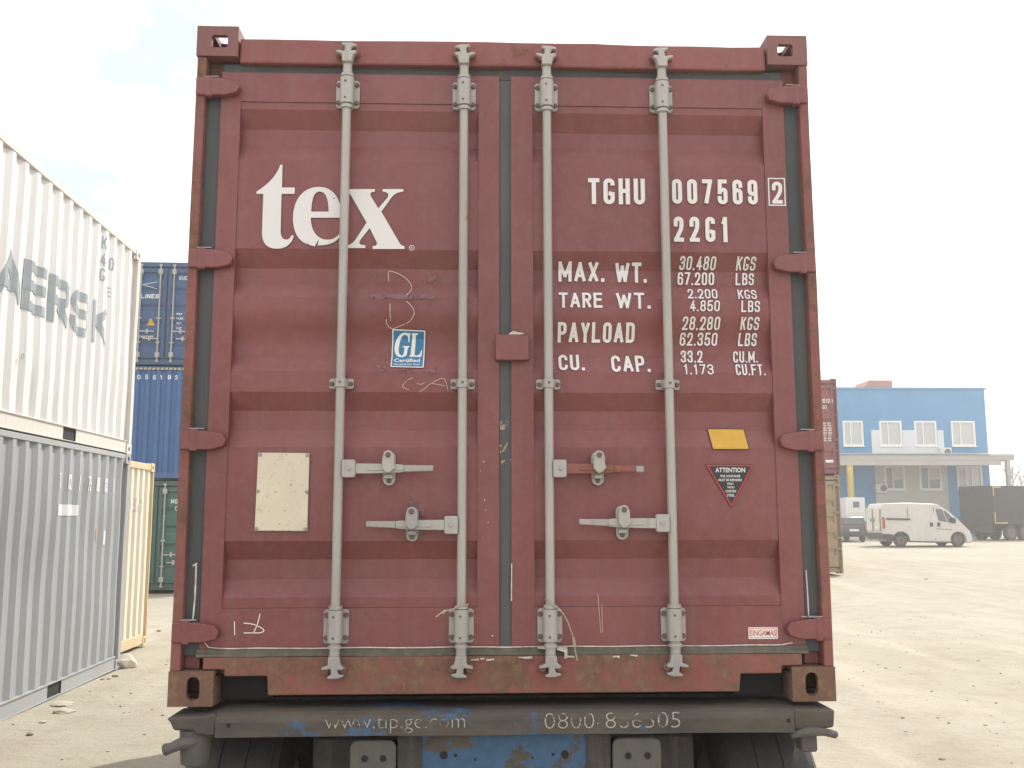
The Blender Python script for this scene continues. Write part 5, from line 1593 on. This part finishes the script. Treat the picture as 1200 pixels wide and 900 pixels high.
for x in (3.2, 0.75):
    for s in (-1, 1): wheel(car, x, s * 0.76, 0.31, 0.2, s)
m = MB()
V = [(0.075, -0.62, 1.0), (0.075, 0.62, 1.0), (0.30, 0.55, 1.38), (0.30, -0.55, 1.38)]
V2 = [(a - 0.03, b, c + 0.016) for a, b, c in V]
m.add(V + V2, [(0, 1, 2, 3), (7, 6, 5, 4), (0, 4, 5, 1), (1, 5, 6, 2), (2, 6, 7, 3), (3, 7, 4, 0)]); m.build('rear_window', GLASSV, car, smooth=False)
for s in (-1, 1):
    m = MB(); m.box(0.0, 0.12, s * 0.76 - 0.1, s * 0.76 + 0.1, 0.72, 0.95); m.build('tail_light', TAIL, car, bevel=0.02)
m = MB(); m.box(-0.03, 0.0, -0.27, 0.27, 0.62, 0.74); m.build('number_plate', STICK_WHITE, car)
m = MB(); m.box(-0.06, 0.1, -0.8, 0.8, 0.34, 0.52); m.build('rear_bumper', TRIMB, car, bevel=0.04)

# dark covered truck on the right
ty = 54.0
tk = on_y(1165.5, 630, ty)
TH = R(20)
DARK_T = paint('dark_tarpaulin', (0.022, 0.026, 0.032), rust=0.0, rough=0.7, var=0.3, dirt=0.3, dirtcol=(0.12, 0.11, 0.10))
truck = empty('box_truck', (tk.x, ty, gh(0, ty) - 0.015), TH, 'dark covered truck with yellow corner tape, beside the porch', 'truck')
zt = on_y(1165.5, 568.5, ty).z - gh(0, ty); z0_ = 0.95
m = MB(); m.box(0, 7.2, 0, 2.48, z0_, zt); m.build('cargo_box', DARK_T, truck, bevel=0.03, cuts=6, jit=0.03, jscale=1.3, smooth=False)
m = MB(); m.box(0.1, 9.4, 0.75, 1.75, 0.6, z0_ - 0.01); m.box(0.02, 0.1, 0.1, 2.4, 0.45, 0.95); m.build('chassis', CHASSIS, truck, bevel=0.02)
m = MB()
for x, w_, y0, h_ in ((0.03, 0.09, 0, 0), ): pass
tp = lambda a, b, c, d: m.box(a, b, -0.055, -0.045, c, d)
tp(0.06, 0.15, zt - 0.62, zt - 0.05); tp(0.16, 0.75, zt - 0.14, zt - 0.05); tp(0.06, 0.15, z0_ + 0.06, z0_ + 0.72); tp(0.16, 1.1, z0_ + 0.06, z0_ + 0.15)
m.build('reflective_tape', flat('yellow_tape', (0.40, 0.33, 0.13), 0.5), truck, smooth=False)
for x in (1.5, 2.6, 8.4):
    for s, yy in ((-1, 0.2), (1, 2.28)): wheel(truck, x, yy, 0.48, 0.3, s)
m = MB(); m.prism([(7.5, 0.55), (9.6, 0.55), (9.6, 1.5), (9.4, 2.7), (7.5, 2.75)], 0.1, 2.4, 'y'); m.build('cab', flat('grey_cab_paint', (0.3, 0.3, 0.31), 0.4), truck, bevel=0.06, seg=2)
m = MB(); m.prism([(8.2, 1.6), (9.3, 1.6), (9.2, 2.4), (8.2, 2.4)], 0.08, 0.099, 'y'); m.build('cab_window', GLASSV, truck)

# bare trees beyond the truck
BARK = flat('bare_bark', (0.14, 0.12, 0.10), 0.9, var=0.3)
def bare_tree(u, dist, h, label, seed):
    p = on_y(u, 615, dist); rr = random.Random(seed)
    root = empty('bare_tree', (p.x, dist, gh(0, dist) - 0.1), 0, label, 'tree')
    m = MB(); m.tube([(0, 0, 0), (0.1, 0, h * .3), (0.05, 0.1, h * .6), (0.15, 0, h)], [0.22, 0.17, 0.1, 0.02], 8); m.build('trunk', BARK, root)
    m = MB()
    def br(p, d, ln, r, lv):
        q = p + d * ln; m.tube([p, (p + q) / 2 + Vector((rr.uniform(-.1, .1), rr.uniform(-.1, .1), .1)) * ln, q], [r, r * .75, r * .4], 5)
        if lv:
            for _ in range(4):
                dd = (d + Vector((rr.uniform(-.7, .7), rr.uniform(-.7, .7), rr.uniform(-.1, .7)))).normalized(); br(p + d * ln * rr.uniform(.4, 1), dd, ln * rr.uniform(.45, .7), r * .5, lv - 1)
    for i in range(10):
        a = rr.uniform(0, 6.3); z = h * rr.uniform(.3, .85); br(Vector((0.1, 0, z)), Vector((math.cos(a), math.sin(a), rr.uniform(.5, 1.3))).normalized(), h * .22, .06, 2)
    m.build('crown', BARK, root)
bare_tree(1190, 105, 6.6, 'thin bare tree standing beyond the dark truck', 5)
bare_tree(1199, 118, 6.0, 'smaller bare tree farther off at the right, behind the dark truck', 9)

# ================================================================== stones on the dirt
STONE = paint('pale_stone', (0.44, 0.40, 0.33), rust=0.0, rough=0.9, var=0.3, dirt=0.2)
STONE_D = paint('brown_stone', (0.20, 0.165, 0.12), rust=0.0, rough=0.9, var=0.3, dirt=0.2)
def stone(u, v, w, label, group, mat, flatk=0.5, seed=0, name='stone'):
    p = on_ground(u, v)
    bm = bmesh.new(); bmesh.ops.create_icosphere(bm, subdivisions=3, radius=w / 2)
    for q in bm.verts:
        n = noise.noise(q.co * (2.2 / w) + Vector((seed * 3.3, seed, 0))) * 0.35 + noise.noise(q.co * (6 / w) + Vector((seed, 0, 1))) * 0.12
        q.co *= 1 + n
        q.co.z *= flatk
        q.co.x *= 1.15
    for f in bm.faces: f.smooth = True
    me = bpy.data.meshes.new(name); bm.to_mesh(me); bm.free(); me.set_sharp_from_angle(angle=R(28)); me.materials.append(mat)
    o = bpy.data.objects.new(name, me); COL.objects.link(o)
    o.location = (p.x, p.y, ground_z(p.x, p.y) + w * flatk * 0.22); o.rotation_euler = (0, 0, seed * 1.3)
    tag(o, label, 'stone', group)
stone(146, 781, 0.27, 'large pale stone at the far foot of the blue grey container', None, STONE, 0.75, 1)
stone(73, 827, 0.20, 'flat pale stone slab before the blue grey container, the longer of two', None, STONE, 0.22, 2)
stone(76, 836, 0.16, 'short flat stone just nearer than the long slab by the blue grey container', None, STONE, 0.3, 3)
G1 = 'small stones on the dirt'
lab1 = 'small brown stone lying on the sunlit dirt left of the trailer'
for i, (u, v, w) in enumerate(((50, 848, .055), (35, 862, .06), (135, 793, .06), (128, 796, .05), (186, 739, .07), (120, 797, .04), (127, 880, .03))):
    stone(u, v, w, lab1, G1, STONE_D if i % 3 else STONE, 0.5, 10 + i)
lab2 = 'small stone lying on the open dirt right of the red container'
for i, (u, v, w) in enumerate(((1058, 840, .035), (1062, 854, .03), (1104, 886, .05), (1067, 725, .06), (1085, 678, .09))):
    stone(u, v, w, lab2, G1, STONE if i % 2 else STONE_D, 0.35, 40 + i)

rs = random.Random(21)
gm = MB()
ico = [(0, 0, 1), (.89, 0, .45), (.28, .85, .45), (-.72, .53, .45), (-.72, -.53, .45), (.28, -.85, .45), (.72, .53, -.45), (-.28, .85, -.45), (-.89, 0, -.45), (-.28, -.85, -.45), (.72, -.53, -.45), (0, 0, -1)]
icf = [(0, 1, 2), (0, 2, 3), (0, 3, 4), (0, 4, 5), (0, 5, 1), (1, 6, 2), (2, 7, 3), (3, 8, 4), (4, 9, 5), (5, 10, 1), (6, 7, 2), (7, 8, 3), (8, 9, 4), (9, 10, 5), (10, 6, 1), (11, 7, 6), (11, 8, 7), (11, 9, 8), (11, 10, 9), (11, 6, 10)]
for i in range(2600):
    x, y = (rs.uniform(1.3, 9.5), rs.uniform(1.5, 15)) if rs.random() < .6 else (rs.uniform(-4.2, -1.2), rs.uniform(2.5, 14))
    if noise.noise(Vector((x * .6, y * .5, 3))) + rs.uniform(-.35, .35) < 0: continue
    r = 0.004 + 0.013 * rs.random() ** 3
    gm.mat = i % 2
    a = rs.uniform(0, 6.28)
    gm.add([(x + r * (p * math.cos(a) - q * math.sin(a)) * rs.uniform(.8, 1.3), y + r * (p * math.sin(a) + q * math.cos(a)) * rs.uniform(.8, 1.3), ground_z(x, y) + r * (.25 + .6 * h)) for p, q, h in ico], icf)
tag(gm.build('gravel', [STONE, STONE_D], None, smooth=False), 'fine loose gravel strewn over the packed dirt', None, None, 'stuff')

# ================================================================== haze added to imitate lens glare
hm = NT('glare_haze')
hm.t.nodes.remove(hm.b)
pv = hm.t.nodes.new('ShaderNodeVolumePrincipled')
pv.inputs['Color'].default_value = (0.97, 0.97, 0.96, 1)
pv.inputs['Density'].default_value = HAZE
pv.inputs['Anisotropy'].default_value = 0.55
hm.link(pv.outputs['Volume'], hm.out.inputs['Volume'])
m = MB(); m.box(-905, 905, -905, 905, -1.2, 16.0)
tag(m.build('haze', hm.mat, smooth=False), 'pale haze over the yard, added to imitate lens glare', None, None, 'stuff')

# every bolt, hole, rivet and scrap a piece of its own
SINGLE = ('bolt', 'bolt_hole', 'rivet', 'sticker_scuff', 'seal_tear', 'torn_seal_scrap', 'cam_keeper', 'seal_edge')
for o in list(scene.objects):
    if o.type != 'MESH' or o.name.split('.')[0] not in SINGLE: continue
    bm = bmesh.new(); bm.from_mesh(o.data)
    bm.verts.ensure_lookup_table()
    seen, islands = set(), []
    for v in bm.verts:
        if v.index in seen: continue
        st, isl = [v], []
        seen.add(v.index)
        while st:
            q = st.pop(); isl.append(q)
            for e in q.link_edges:
                w = e.other_vert(q)
                if w.index not in seen: seen.add(w.index); st.append(w)
        islands.append(isl)
    if len(islands) > 1:
        src = o.data
        for k, isl in enumerate(islands):
            ids = {v.index: i for i, v in enumerate(isl)}
            fs = {f for v in isl for f in v.link_faces}
            me = bpy.data.meshes.new(src.name)
            me.from_pydata([v.co[:] for v in isl], [], [[ids[v.index] for v in f.verts] for f in fs])
            for mt in src.materials: me.materials.append(mt)
            if k == 0: o.data = me
            else:
                c = o.copy(); c.data = me; COL.objects.link(c)
    bm.free()
